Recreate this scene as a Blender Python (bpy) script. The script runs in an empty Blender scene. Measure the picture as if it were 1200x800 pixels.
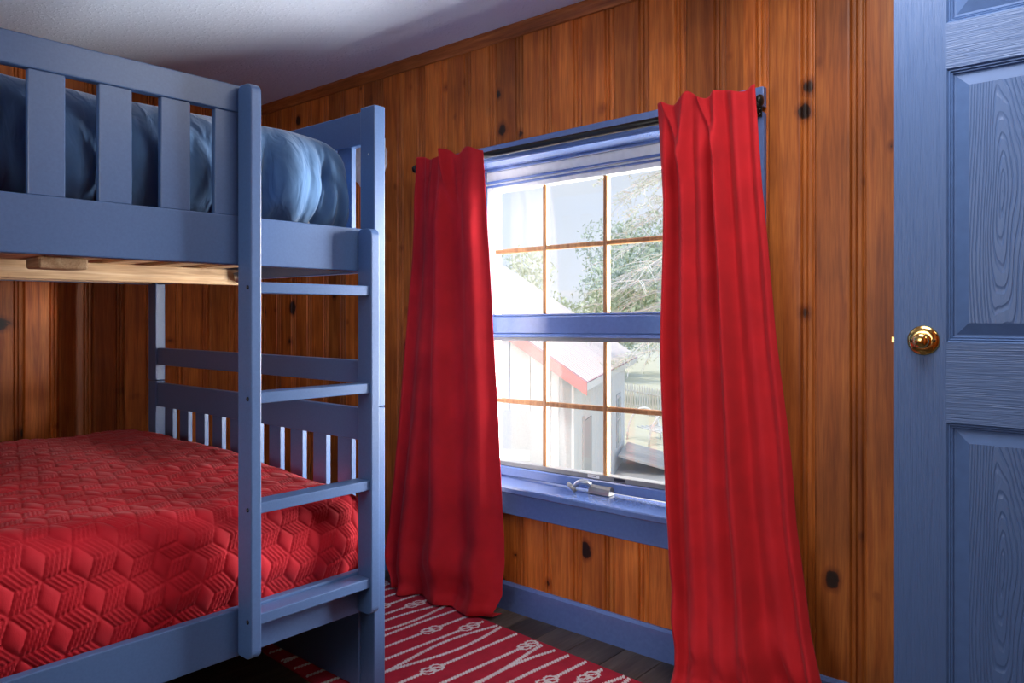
import bpy, bmesh, math, random
import numpy as np
from mathutils import Vector, Matrix

random.seed(7)
rng = np.random.default_rng(11)
S = bpy.context.scene
C = S.collection
PI = math.pi

# ------------------------------------------------------------------ camera
cam_d = bpy.data.cameras.new('camera')
cam = bpy.data.objects.new('camera', cam_d)
C.objects.link(cam)
cam.location = (0, 0, 1.10)
cam.rotation_euler = (PI / 2, 0, math.radians(40.82))
cam_d.sensor_width = 36.0
cam_d.lens = 907.0 / 1200.0 * 36.0
cam_d.shift_y = -31.0 / 1200.0
cam_d.clip_start = 0.02
S.camera = cam

# ------------------------------------------------------------------ world: pale hazy sky
w = bpy.data.worlds.new('sky')
S.world = w
w.use_nodes = True
nt = w.node_tree
nt.nodes.clear()
wo = nt.nodes.new('ShaderNodeOutputWorld')
bg = nt.nodes.new('ShaderNodeBackground')
tc = nt.nodes.new('ShaderNodeTexCoord')
sep = nt.nodes.new('ShaderNodeSeparateXYZ')
grad = nt.nodes.new('ShaderNodeValToRGB')
grad.color_ramp.elements[0].position = 0.0
grad.color_ramp.elements[0].color = (0.72, 0.76, 0.82, 1)
grad.color_ramp.elements[1].position = 0.55
grad.color_ramp.elements[1].color = (0.40, 0.54, 0.76, 1)
nz = nt.nodes.new('ShaderNodeTexNoise')
nz.inputs['Scale'].default_value = 3.2
nz.inputs['Detail'].default_value = 5
cl = nt.nodes.new('ShaderNodeValToRGB')
cl.color_ramp.elements[0].position = 0.5
cl.color_ramp.elements[1].position = 0.72
mx = nt.nodes.new('ShaderNodeMixRGB')
mx.inputs[2].default_value = (0.86, 0.87, 0.88, 1)
nt.links.new(tc.outputs['Generated'], sep.inputs[0])
nt.links.new(tc.outputs['Generated'], nz.inputs['Vector'])
nt.links.new(sep.outputs['Z'], grad.inputs[0])
nt.links.new(nz.outputs[0], cl.inputs[0])
nt.links.new(cl.outputs[0], mx.inputs[0])
nt.links.new(grad.outputs[0], mx.inputs[1])
nt.links.new(mx.outputs[0], bg.inputs[0])
bg.inputs[1].default_value = 1.0
nt.links.new(bg.outputs[0], wo.inputs[0])

# veiled high sun over the yard
sd = bpy.data.lights.new('sun', 'SUN')
sd.energy = 2.6
sd.angle = math.radians(6)
sd.color = (1.0, 0.97, 0.93)
sun = bpy.data.objects.new('sun', sd)
C.objects.link(sun)
sun.rotation_euler = Vector((-0.22, 0.34, -0.92)).to_track_quat('-Z', 'Y').to_euler()

def area(name, loc, target, sx, sy, energy, color=(1, 1, 1)):
    d = bpy.data.lights.new(name, 'AREA')
    d.shape = 'RECTANGLE'
    d.size, d.size_y = sx, sy
    d.energy = energy
    d.color = color
    o = bpy.data.objects.new(name, d)
    C.objects.link(o)
    o.location = loc
    o.rotation_euler = (Vector(target) - Vector(loc)).to_track_quat('-Z', 'Y').to_euler()
    return o

# unseen fill lights added in the hall and over the room
area('hall_fill', (0.85, 1.35, 2.1), (0.85, 1.35, 0.0), 0.3, 0.3, 3, (1.0, 0.95, 0.9))
area('ceiling_fill', (-0.42, 1.42, 2.14), (-0.42, 1.42, 0.0), 0.7, 0.7, 15, (1.0, 0.98, 0.97))
# fill light added outside the made-up window behind the camera
area('back_fill', (-1.3, -3.2, 1.9), (-1.2, 1.5, 0.9), 2.4, 2.0, 85, (1.0, 0.99, 0.98))
# unseen area lights added outside the window to strengthen its daylight
area('window_fill_side', (0.75, 5.1, 1.45), (-1.55, 2.2, 1.15), 4.0, 2.3, 1800, (1.0, 0.98, 0.96))
area('window_fill_low', (0.7, 4.3, -0.7), (-1.6, 2.2, 1.25), 2.6, 2.2, 950, (1.0, 0.99, 0.97))

S.view_settings.view_transform = 'Standard'
S.view_settings.look = 'None'
S.view_settings.exposure = 0.30
S.view_settings.gamma = 1.0
S.view_settings.use_curve_mapping = False
S.cycles.use_denoising = True
S.cycles.max_bounces = 10
S.cycles.diffuse_bounces = 5
S.cycles.sample_clamp_indirect = 6.0

# ------------------------------------------------------------------ materials
MATS = {}
def new_mat(name):
    m = bpy.data.materials.new(name)
    m.use_nodes = True
    MATS[name] = m
    n = m.node_tree
    b = n.nodes['Principled BSDF']
    return m, n, b

def N(n, t, **kw):
    nd = n.nodes.new(t)
    for k, v in kw.items():
        if k in nd.inputs.keys():
            nd.inputs[k].default_value = v
        else:
            setattr(nd, k, v)
    return nd

def ramp(n, stops):
    r = n.nodes.new('ShaderNodeValToRGB')
    e = r.color_ramp.elements
    while len(e) < len(stops):
        e.new(0.5)
    for el, (p, c) in zip(e, stops):
        el.position = p
        el.color = (c[0], c[1], c[2], 1)
    return r

def mul(n, a, col, fac=1.0):
    m = n.nodes.new('ShaderNodeMixRGB')
    m.blend_type = 'MULTIPLY'
    m.inputs[0].default_value = fac
    n.links.new(a, m.inputs[1])
    if hasattr(col, 'links'):
        n.links.new(col, m.inputs[2])
    else:
        m.inputs[2].default_value = (*col, 1)
    return m.outputs[0]

def bump(n, b, h, strength=0.3, dist=0.002):
    bp = N(n, 'ShaderNodeBump', Strength=strength, Distance=dist)
    n.links.new(h, bp.inputs['Height'])
    n.links.new(bp.outputs[0], b.inputs['Normal'])

def plain(name, col, rough=0.5, metal=0.0, bscale=None, bstr=0.15, spec=0.5):
    m, n, b = new_mat(name)
    b.inputs['Base Color'].default_value = (*col, 1)
    b.inputs['Roughness'].default_value = rough
    b.inputs['Metallic'].default_value = metal
    b.inputs['Specular IOR Level'].default_value = spec
    t = N(n, 'ShaderNodeTexCoord')
    nz = N(n, 'ShaderNodeTexNoise', Scale=bscale or 40.0, Detail=3.0)
    n.links.new(t.outputs['Object'], nz.inputs['Vector'])
    r = ramp(n, [(0.3, tuple(c * 0.93 for c in col)), (0.7, tuple(min(1, c * 1.05) for c in col))])
    n.links.new(nz.outputs[0], r.inputs[0])
    n.links.new(r.outputs[0], b.inputs['Base Color'])
    if bscale:
        bump(n, b, nz.outputs[0], bstr, 0.001)
    return m

BLUE = (0.070, 0.138, 0.308)
plain('bed_paint', BLUE, 0.36, bscale=180, bstr=0.04)
plain('trim_paint', (0.110, 0.175, 0.400), 0.17, bscale=90, bstr=0.05)
MATS['trim_paint'].node_tree.nodes['Principled BSDF'].inputs['Coat Weight'].default_value = 0.6
MATS['trim_paint'].node_tree.nodes['Principled BSDF'].inputs['Coat Roughness'].default_value = 0.12
plain('white_paint', (0.80, 0.80, 0.78), 0.35)
plain('grey_vinyl', (0.20, 0.20, 0.20), 0.45)
plain('crank_metal', (0.30, 0.29, 0.27), 0.35, 0.6)
plain('black_metal', (0.012, 0.011, 0.010), 0.35, 0.3)
plain('bolt_metal', (0.02, 0.022, 0.03), 0.4, 0.4)
plain('steel', (0.45, 0.48, 0.52), 0.3, 1.0)
plain('brass', (0.86, 0.56, 0.18), 0.16, 1.0)
plain('brass_dark', (0.05, 0.03, 0.01), 0.4, 0.5)
plain('ornament', (0.70, 0.66, 0.66), 0.7, bscale=60, bstr=0.4)
plain('mattress_ticking', (0.75, 0.74, 0.72), 0.9)

def paint_grain(name, kind):
    m, n, b = new_mat(name)
    b.inputs['Roughness'].default_value = 0.42
    t = N(n, 'ShaderNodeTexCoord')
    b.inputs['Base Color'].default_value = (0.068, 0.128, 0.290, 1)
    mp = N(n, 'ShaderNodeMapping')
    n.links.new(t.outputs['Object'], mp.inputs['Vector'])
    if kind in ('v', 'h'):
        mp.inputs['Scale'].default_value = (420, 420, 9) if kind == 'v' else (9, 420, 420)
        nz = N(n, 'ShaderNodeTexNoise', Scale=1.0, Detail=3.0, Distortion=0.4)
        n.links.new(mp.outputs[0], nz.inputs['Vector'])
        bump(n, b, nz.outputs[0], 0.9, 0.0022)
    else:
        # cathedral grain: warped nested arches plus fine pores
        mp.inputs['Scale'].default_value = (1, 1, 0.16)
        nd = N(n, 'ShaderNodeTexNoise', Scale=9.0, Detail=2.0)
        n.links.new(mp.outputs[0], nd.inputs['Vector'])
        mixv = N(n, 'ShaderNodeMixRGB')
        mixv.blend_type = 'LINEAR_LIGHT'
        mixv.inputs[0].default_value = 0.045
        n.links.new(mp.outputs[0], mixv.inputs[1])
        n.links.new(nd.outputs[1], mixv.inputs[2])
        wv = N(n, 'ShaderNodeTexWave', Scale=52.0, Distortion=2.0, Detail=3.0)
        wv.wave_type = 'RINGS'
        wv.rings_direction = 'Y'
        n.links.new(mixv.outputs[0], wv.inputs['Vector'])
        rr = ramp(n, [(0.0, (0, 0, 0)), (0.35, (1, 1, 1)), (1.0, (1, 1, 1))])
        n.links.new(wv.outputs[1], rr.inputs[0])
        mp2 = N(n, 'ShaderNodeMapping')
        mp2.inputs['Scale'].default_value = (350, 350, 40)
        n.links.new(t.outputs['Object'], mp2.inputs['Vector'])
        fz = N(n, 'ShaderNodeTexNoise', Scale=1.0, Detail=2.0)
        n.links.new(mp2.outputs[0], fz.inputs['Vector'])
        ad = N(n, 'ShaderNodeMath')
        ad.operation = 'MULTIPLY_ADD'
        n.links.new(fz.outputs[0], ad.inputs[0])
        ad.inputs[1].default_value = 0.6
        n.links.new(rr.outputs[0], ad.inputs[2])
        bump(n, b, ad.outputs[0], 0.7, 0.0016)
    return m
paint_grain('door_grain_v', 'v')
paint_grain('door_grain_h', 'h')
paint_grain('door_field', 'field')
plain('door_paint', (0.068, 0.128, 0.290), 0.5, spec=0.25)

def wood(name, base, dark, light, rough=0.52, axis='z', knots=True, gscale=1.0, varv=0.35, coat=0.05):
    m, n, b = new_mat(name)
    t = N(n, 'ShaderNodeTexCoord')
    oi = N(n, 'ShaderNodeObjectInfo')
    cm = N(n, 'ShaderNodeVectorMath')
    cm.operation = 'SCALE'
    cm.inputs[0].default_value = (37.0, 19.0, 53.0)
    n.links.new(oi.outputs['Random'], cm.inputs['Scale'])
    ad = N(n, 'ShaderNodeVectorMath')
    ad.operation = 'ADD'
    n.links.new(t.outputs['Object'], ad.inputs[0])
    n.links.new(cm.outputs[0], ad.inputs[1])
    V = ad.outputs[0]
    lo = 0.055
    sc = {'z': (1, 1, lo), 'y': (1, lo, 1), 'x': (lo, 1, 1)}[axis]
    # knots: sparse cells
    ks = {'z': (9.0, 3.0, 7.0), 'y': (9.0, 7.0, 3.0), 'x': (7.0, 9.0, 3.0)}[axis]
    mk_ = N(n, 'ShaderNodeMapping')
    mk_.inputs['Scale'].default_value = ks
    n.links.new(V, mk_.inputs['Vector'])
    vo = N(n, 'ShaderNodeTexVoronoi', Scale=1.0)
    n.links.new(mk_.outputs[0], vo.inputs['Vector'])
    # grain
    mp = N(n, 'ShaderNodeMapping')
    mp.inputs['Scale'].default_value = tuple(s * 34 * gscale for s in sc)
    n.links.new(V, mp.inputs['Vector'])
    nz = N(n, 'ShaderNodeTexNoise', Scale=1.0, Detail=5.0, Roughness=0.6, Distortion=0.8)
    n.links.new(mp.outputs[0], nz.inputs['Vector'])
    mp3 = N(n, 'ShaderNodeMapping')
    mp3.inputs['Scale'].default_value = tuple(s * 190 * gscale for s in sc)
    n.links.new(V, mp3.inputs['Vector'])
    fz = N(n, 'ShaderNodeTexNoise', Scale=1.0, Detail=2.0)
    n.links.new(mp3.outputs[0], fz.inputs['Vector'])
    r = ramp(n, [(0.33, dark), (0.5, base), (0.66, light)])
    n.links.new(nz.outputs[0], r.inputs[0])
    rf = ramp(n, [(0.35, (0.82, 0.79, 0.77)), (0.62, (1.06, 1.06, 1.06))])
    n.links.new(fz.outputs[0], rf.inputs[0])
    col = mul(n, r.outputs[0], rf.outputs[0])
    # per board tone
    rv = ramp(n, [(0.0, (1 - varv, 1 - varv, 1 - varv)), (0.5, (1, 1, 1)), (1.0, (1 + varv * 0.5, 1 + varv * 0.4, 1 + varv * 0.3))])
    n.links.new(oi.outputs['Random'], rv.inputs[0])
    col = mul(n, col, rv.outputs[0])
    # broad weathering patches
    pz = N(n, 'ShaderNodeTexNoise', Scale=4.0, Detail=2.0)
    n.links.new(V, pz.inputs['Vector'])
    rp = ramp(n, [(0.3, (0.72, 0.70, 0.68)), (0.7, (1.12, 1.1, 1.08))])
    n.links.new(pz.outputs[0], rp.inputs[0])
    col = mul(n, col, rp.outputs[0])
    if knots:
        gt = N(n, 'ShaderNodeSeparateXYZ')
        n.links.new(vo.outputs['Color'], gt.inputs[0])
        # size of knot differs from cell to cell, most cells none
        sz = N(n, 'ShaderNodeMapRange')
        sz.inputs['From Min'].default_value = 0.62
        sz.inputs['From Max'].default_value = 1.0
        sz.inputs['To Min'].default_value = 0.0
        sz.inputs['To Max'].default_value = 0.24
        n.links.new(gt.outputs[0], sz.inputs['Value'])
        wob = N(n, 'ShaderNodeTexNoise', Scale=38.0, Detail=2.0)
        n.links.new(V, wob.inputs['Vector'])
        wa = N(n, 'ShaderNodeMath')
        wa.operation = 'MULTIPLY_ADD'
        n.links.new(wob.outputs[0], wa.inputs[0])
        wa.inputs[1].default_value = 0.12
        n.links.new(vo.outputs['Distance'], wa.inputs[2])
        sb = N(n, 'ShaderNodeMath')
        sb.operation = 'SUBTRACT'
        n.links.new(wa.outputs[0], sb.inputs[0])
        n.links.new(sz.outputs[0], sb.inputs[1])
        rk = ramp(n, [(0.03, (0.04, 0.035, 0.05)), (0.065, (0.12, 0.09, 0.09)), (0.09, (0.55, 0.45, 0.40)), (0.20, (1, 1, 1))])
        n.links.new(sb.outputs[0], rk.inputs[0])
        col = mul(n, col, rk.outputs[0])
    n.links.new(col, b.inputs['Base Color'])
    b.inputs['Roughness'].default_value = rough
    b.inputs['Specular IOR Level'].default_value = 0.35
    b.inputs['Coat Weight'].default_value = coat
    b.inputs['Coat Roughness'].default_value = 0.22
    bump(n, b, nz.outputs[0], 0.12, 0.001)
    return m
wood('knotty_pine', (0.53, 0.142, 0.022), (0.36, 0.082, 0.012), (0.64, 0.195, 0.036), varv=0.42)
wood('pine_trim', (0.33, 0.10, 0.026), (0.23, 0.065, 0.016), (0.42, 0.14, 0.04), axis='x', knots=False)
wood('muntin_wood', (0.42, 0.20, 0.075), (0.30, 0.13, 0.05), (0.52, 0.27, 0.11), knots=False, varv=0.05)
wood('raw_pine', (0.66, 0.46, 0.27), (0.52, 0.33, 0.17), (0.76, 0.58, 0.38), rough=0.6, axis='y', coat=0.0)
wood('raw_pine_x', (0.60, 0.41, 0.24), (0.44, 0.27, 0.14), (0.72, 0.54, 0.34), rough=0.6, axis='x', coat=0.0)
wood('oak_floor', (0.085, 0.066, 0.052), (0.050, 0.038, 0.030), (0.12, 0.098, 0.080), rough=0.42, axis='y', knots=False, coat=0.1, varv=0.3)

def fabric(name, col, weave=900, bstr=0.25, rough=0.85, sheen=0.35, transl=0.0, big=12.0, wrinkle=0.0):
    m, n, b = new_mat(name)
    t = N(n, 'ShaderNodeTexCoord')
    nz = N(n, 'ShaderNodeTexNoise', Scale=big, Detail=3.0)
    n.links.new(t.outputs['Object'], nz.inputs['Vector'])
    r = ramp(n, [(0.3, tuple(c * 0.86 for c in col)), (0.7, tuple(c * 1.08 for c in col))])
    n.links.new(nz.outputs[0], r.inputs[0])
    n.links.new(r.outputs[0], b.inputs['Base Color'])
    b.inputs['Roughness'].default_value = rough
    b.inputs['Sheen Weight'].default_value = sheen
    b.inputs['Sheen Roughness'].default_value = 0.4
    b.inputs['Specular IOR Level'].default_value = 0.3
    mp = N(n, 'ShaderNodeMapping')
    mp.inputs['Scale'].default_value = (weave, weave, weave * 0.35)
    n.links.new(t.outputs['Object'], mp.inputs['Vector'])
    fz = N(n, 'ShaderNodeTexNoise', Scale=1.0, Detail=2.0)
    n.links.new(mp.outputs[0], fz.inputs['Vector'])
    if wrinkle:
        mw = N(n, 'ShaderNodeMapping')
        mw.inputs['Scale'].default_value = (22, 26, 9)
        n.links.new(t.outputs['Object'], mw.inputs['Vector'])
        wz = N(n, 'ShaderNodeTexNoise', Scale=1.0, Detail=2.0, Roughness=0.5, Distortion=0.8)
        n.links.new(mw.outputs[0], wz.inputs['Vector'])
        b2 = N(n, 'ShaderNodeBump', Strength=wrinkle, Distance=0.012)
        n.links.new(wz.outputs[0], b2.inputs['Height'])
        b1 = N(n, 'ShaderNodeBump', Strength=bstr, Distance=0.0006)
        n.links.new(fz.outputs[0], b1.inputs['Height'])
        n.links.new(b2.outputs[0], b1.inputs['Normal'])
        n.links.new(b1.outputs[0], b.inputs['Normal'])
    else:
        bump(n, b, fz.outputs[0], bstr, 0.0006)
    if transl:
        tr = N(n, 'ShaderNodeBsdfTranslucent')
        tr.inputs['Color'].default_value = (*col, 1)
        ms = N(n, 'ShaderNodeMixShader')
        ms.inputs[0].default_value = transl
        n.links.new(b.outputs[0], ms.inputs[1])
        n.links.new(tr.outputs[0], ms.inputs[2])
        n.links.new(ms.outputs[0], n.nodes['Material Output'].inputs[0])
    return m
fabric('curtain_red', (0.55, 0.014, 0.022), transl=0.08, sheen=0.08)
fabric('curtain_lining', (0.72, 0.66, 0.64), transl=0.08)
fabric('quilt_red', (0.48, 0.007, 0.020), weave=500, bstr=0.3, rough=0.8, sheen=0.12)
fabric('comforter_blue', (0.075, 0.165, 0.33), weave=700, bstr=0.15, rough=0.9, sheen=0.3, wrinkle=0.45)
fabric('rug_red', (0.36, 0.010, 0.030), weave=420, bstr=0.9, rough=0.95, sheen=0.04, big=25)
fabric('rug_rope', (0.62, 0.58, 0.57), weave=420, bstr=0.9, rough=0.95, big=60)

m, n, b = new_mat('ceiling_paint')
t = N(n, 'ShaderNodeTexCoord')
b.inputs['Base Color'].default_value = (0.68, 0.76, 0.91, 1)
b.inputs['Roughness'].default_value = 0.75
z1 = N(n, 'ShaderNodeTexNoise', Scale=70.0, Detail=4.0)
n.links.new(t.outputs['Object'], z1.inputs['Vector'])
r = ramp(n, [(0.52, (0, 0, 0)), (0.75, (1, 1, 1))])
n.links.new(z1.outputs[0], r.inputs[0])
bump(n, b, r.outputs[0], 0.5, 0.004)

m, n, b = new_mat('glass')
tr = N(n, 'ShaderNodeBsdfTransparent')
gl = N(n, 'ShaderNodeBsdfGlossy', Roughness=0.02)
ms = N(n, 'ShaderNodeMixShader')
ms.inputs[0].default_value = 0.04
n.links.new(tr.outputs[0], ms.inputs[1])
n.links.new(gl.outputs[0], ms.inputs[2])
n.links.new(ms.outputs[0], n.nodes['Material Output'].inputs[0])

plain('barn_white', (0.80, 0.80, 0.80), 0.7)
plain('barn_grey', (0.50, 0.51, 0.52), 0.7)
plain('barn_trim', (0.60, 0.60, 0.60), 0.7)
plain('barn_roof', (0.44, 0.27, 0.30), 0.5)
plain('barn_rake', (0.70, 0.30, 0.28), 0.6)
plain('barn_glass', (0.30, 0.33, 0.34), 0.15)
plain('dry_grass', (0.62, 0.60, 0.46), 0.95, bscale=0.9, bstr=0.5)  # yard and foliage colours lightened to imitate washed-out haze
plain('leaf_green', (0.46, 0.53, 0.37), 0.8)
plain('leaf_pale', (0.66, 0.70, 0.54), 0.8)
plain('leaf_grey', (0.56, 0.62, 0.54), 0.8)
plain('bark_pale', (0.72, 0.69, 0.65), 0.9)  # light bark colour stands in for brightly lit branches
plain('fence_wood', (0.64, 0.61, 0.56), 0.9)
plain('garden_white', (0.85, 0.85, 0.84), 0.5)
plain('path_grey', (0.60, 0.58, 0.55), 0.9, bscale=4, bstr=0.3)

# ------------------------------------------------------------------ helpers
WL = {}
def put(o, parent, loc):
    WL[o] = Vector(loc)
    if parent is not None:
        o.parent = parent
        o.location = Vector(loc) - WL[parent]
    else:
        o.location = loc
    C.objects.link(o)
    return o

def empty(name, loc):
    o = bpy.data.objects.new(name, None)
    o.empty_display_size = 0.1
    return put(o, None, loc)

def tag(o, label=None, cat=None, group=None, kind=None):
    if label: o['label'] = label
    if cat: o['category'] = cat
    if group: o['group'] = group
    if kind: o['kind'] = kind
    return o

def mk(name, verts, faces, mat, parent=None, loc=None, smooth=False, flip=False):
    """verts in world coordinates; loc is the object's origin"""
    v = np.asarray(verts, dtype=float).reshape(-1, 3)
    if loc is None:
        loc = (v.min(0) + v.max(0)) / 2
    me = bpy.data.meshes.new(name)
    me.from_pydata((v - np.asarray(loc, dtype=float)).tolist(), [], [tuple(f[::-1]) if flip else tuple(f) for f in faces])
    me.update()
    if smooth:
        me.shade_smooth()
    o = bpy.data.objects.new(name, me)
    me.materials.append(MATS[mat])
    return put(o, parent, loc)

def from_bm(name, bm, mat, parent, loc, smooth=False):
    me = bpy.data.meshes.new(name)
    bm.normal_update()
    bm.to_mesh(me)
    bm.free()
    if smooth:
        me.shade_smooth()
    me.materials.append(MATS[mat])
    o = bpy.data.objects.new(name, me)
    return put(o, parent, loc)

def box(name, x0, x1, y0, y1, z0, z1, mat, parent=None, bev=0.0, seg=2, shear=0.0, x_ref=0.0):
    c = Vector(((x0 + x1) / 2, (y0 + y1) / 2, (z0 + z1) / 2))
    bm = bmesh.new()
    bmesh.ops.create_cube(bm, size=1.0)
    for v in bm.verts:
        v.co = Vector((v.co.x * (x1 - x0), v.co.y * (y1 - y0), v.co.z * (z1 - z0)))
    if bev > 0:
        bmesh.ops.bevel(bm, geom=bm.edges[:], offset=bev, segments=seg, profile=0.5, affect='EDGES')
    if shear:
        for v in bm.verts:
            v.co.z += shear * (v.co.x + c.x - x_ref)
    return from_bm(name, bm, mat, parent, c)

def like(o, name, parent, loc):
    c = bpy.data.objects.new(name, o.data)
    return put(c, parent, loc)

def prism(name, prof, axis, a0, a1, mat, parent=None, bev=0.0):
    """closed polygon prof (2D) extruded along an axis; x: (y,z) y: (x,z) z: (x,y)"""
    def p3(q, a):
        return {'x': (a, q[0], q[1]), 'y': (q[0], a, q[1]), 'z': (q[0], q[1], a)}[axis]
    n_ = len(prof)
    v = [p3(q, a0) for q in prof] + [p3(q, a1) for q in prof]
    f = [tuple(range(n_))[::-1], tuple(range(n_, 2 * n_))]
    f += [(i, (i + 1) % n_, n_ + (i + 1) % n_, n_ + i) for i in range(n_)]
    arr = np.array(v)
    loc = Vector((arr.min(0) + arr.max(0)) / 2)
    bm = bmesh.new()
    bv = [bm.verts.new(Vector(q) - loc) for q in v]
    for q in f:
        bm.faces.new([bv[i] for i in q])
    bmesh.ops.recalc_face_normals(bm, faces=bm.faces)
    if bev:
        es = [e for e in bm.edges if e.calc_face_angle(0) > 0.6]
        bmesh.ops.bevel(bm, geom=es, offset=bev, segments=2, profile=0.5, affect='EDGES')
    return from_bm(name, bm, mat, parent, loc)

def tube_geo(pts, rad, ns=8, cap=True):
    pts = [Vector(p) for p in pts]
    k = len(pts)
    rads = rad if hasattr(rad, '__len__') else [rad] * k
    V, F = [], []
    up = Vector((0.13, 0.21, 0.97))
    for i, p in enumerate(pts):
        t_ = (pts[min(i + 1, k - 1)] - pts[max(i - 1, 0)]).normalized()
        a = t_.cross(up)
        if a.length < 1e-3:
            a = t_.cross(Vector((1, 0, 0)))
        a.normalize()
        b_ = t_.cross(a)
        for j in range(ns):
            th = 2 * PI * j / ns
            V.append(p + (a * math.cos(th) + b_ * math.sin(th)) * rads[i])
    for i in range(k - 1):
        for j in range(ns):
            F.append((i * ns + j, i * ns + (j + 1) % ns, (i + 1) * ns + (j + 1) % ns, (i + 1) * ns + j))
    if cap:
        F.append(tuple(range(ns))[::-1])
        F.append(tuple(range((k - 1) * ns, k * ns)))
    return [tuple(v) for v in V], F

def tube(name, pts, rad, mat, parent=None, ns=10, smooth=True):
    V, F = tube_geo(pts, rad, ns)
    return mk(name, V, F, mat, parent, smooth=smooth)

def lathe(name, prof, centre, axis, mat, parent=None, ns=28, smooth=True):
    """prof: list of (radius, along) revolved around axis vector through centre"""
    ax = Vector(axis).normalized()
    a = ax.cross(Vector((0.1, 0.3, 0.95)))
    a.normalize()
    b_ = ax.cross(a)
    V, F = [], []
    for (r_, h) in prof:
        for j in range(ns):
            th = 2 * PI * j / ns
            V.append(tuple(Vector(centre) + ax * h + (a * math.cos(th) + b_ * math.sin(th)) * max(r_, 1e-5)))
    for i in range(len(prof) - 1):
        for j in range(ns):
            F.append((i * ns + j, (i + 1) * ns + j, (i + 1) * ns + (j + 1) % ns, i * ns + (j + 1) % ns))
    return mk(name, V, F, mat, parent, loc=centre, smooth=smooth)

def grid_mesh(name, X, Y, Z, mat, parent=None, loc=(0, 0, 0), mask=None, smooth=True, flip=False):
    h, w_ = X.shape
    P = np.stack([X, Y, Z], -1).reshape(-1, 3) - np.asarray(loc)
    idx = np.arange(h * w_).reshape(h, w_)
    q = np.stack([idx[:-1, :-1], idx[:-1, 1:], idx[1:, 1:], idx[1:, :-1]], -1)
    if mask is not None:
        q = q[mask]
    q = q.reshape(-1, 4)
    if flip:
        q = q[:, ::-1]
    me = bpy.data.meshes.new(name)
    me.vertices.add(len(P))
    me.vertices.foreach_set('co', P.astype(np.float32).ravel())
    me.loops.add(q.size)
    me.loops.foreach_set('vertex_index', q.astype(np.int32).ravel())
    me.polygons.add(len(q))
    me.polygons.foreach_set('loop_start', (np.arange(len(q)) * 4).astype(np.int32))
    me.update(calc_edges=True)
    me.validate()
    if smooth:
        me.shade_smooth()
    me.materials.append(MATS[mat])
    o = bpy.data.objects.new(name, me)
    return put(o, parent, loc)

_tab = rng.random((8, 64, 64))
def vnoise(x, y, seed=0):
    x = np.asarray(x, dtype=float); y = np.asarray(y, dtype=float)
    T = _tab[seed % 8]
    xi = np.floor(x).astype(int); yi = np.floor(y).astype(int)
    fx = x - xi; fy = y - yi
    fx = fx * fx * (3 - 2 * fx); fy = fy * fy * (3 - 2 * fy)
    a = T[xi % 64, yi % 64]; b_ = T[(xi + 1) % 64, yi % 64]
    c = T[xi % 64, (yi + 1) % 64]; d = T[(xi + 1) % 64, (yi + 1) % 64]
    return (a * (1 - fx) + b_ * fx) * (1 - fy) + (c * (1 - fx) + d * fx) * fy - 0.5

def sstep(a, b_, x):
    t_ = np.clip((np.asarray(x, dtype=float) - a) / (b_ - a), 0, 1)
    return t_ * t_ * (3 - 2 * t_)

# ------------------------------------------------------------------ room shell
XL, YW, XR, YB, ZC = -3.592, 2.187, 0.275, -1.05, 2.172     # faces of the room
OX0, OX1, OZ0, OZ1 = -2.13, -0.985, 0.449, 1.690            # window opening

fl = tag(box('floor', XL - 0.15, 1.5, YB - 0.1, YW + 0.45, -0.2, -0.012, 'oak_floor'), 'dark grey-brown wooden plank floor of the bedroom', kind='structure')
px = XL
col_i = 0
while px < XR:
    x1 = min(px + 0.138, XR)
    y = YB - random.random() * 1.1
    while y < YW:
        L_ = random.uniform(0.95, 1.5)
        y0, y1 = max(y, YB), min(y + L_, YW)
        if y1 - y0 > 0.02:
            box('plank', px + 0.0008, x1 - 0.0008, y0 + 0.0008, y1 - 0.0008, -0.012, 0.0, 'oak_floor', fl, 0.0012, 1)
        y += L_
    px += 0.138

ceil = tag(box('ceiling', XL - 0.15, 1.5, YB - 0.1, YW + 0.45, ZC, ZC + 0.12, 'ceiling_paint'), 'pale grey lightly textured ceiling', kind='structure')

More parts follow.
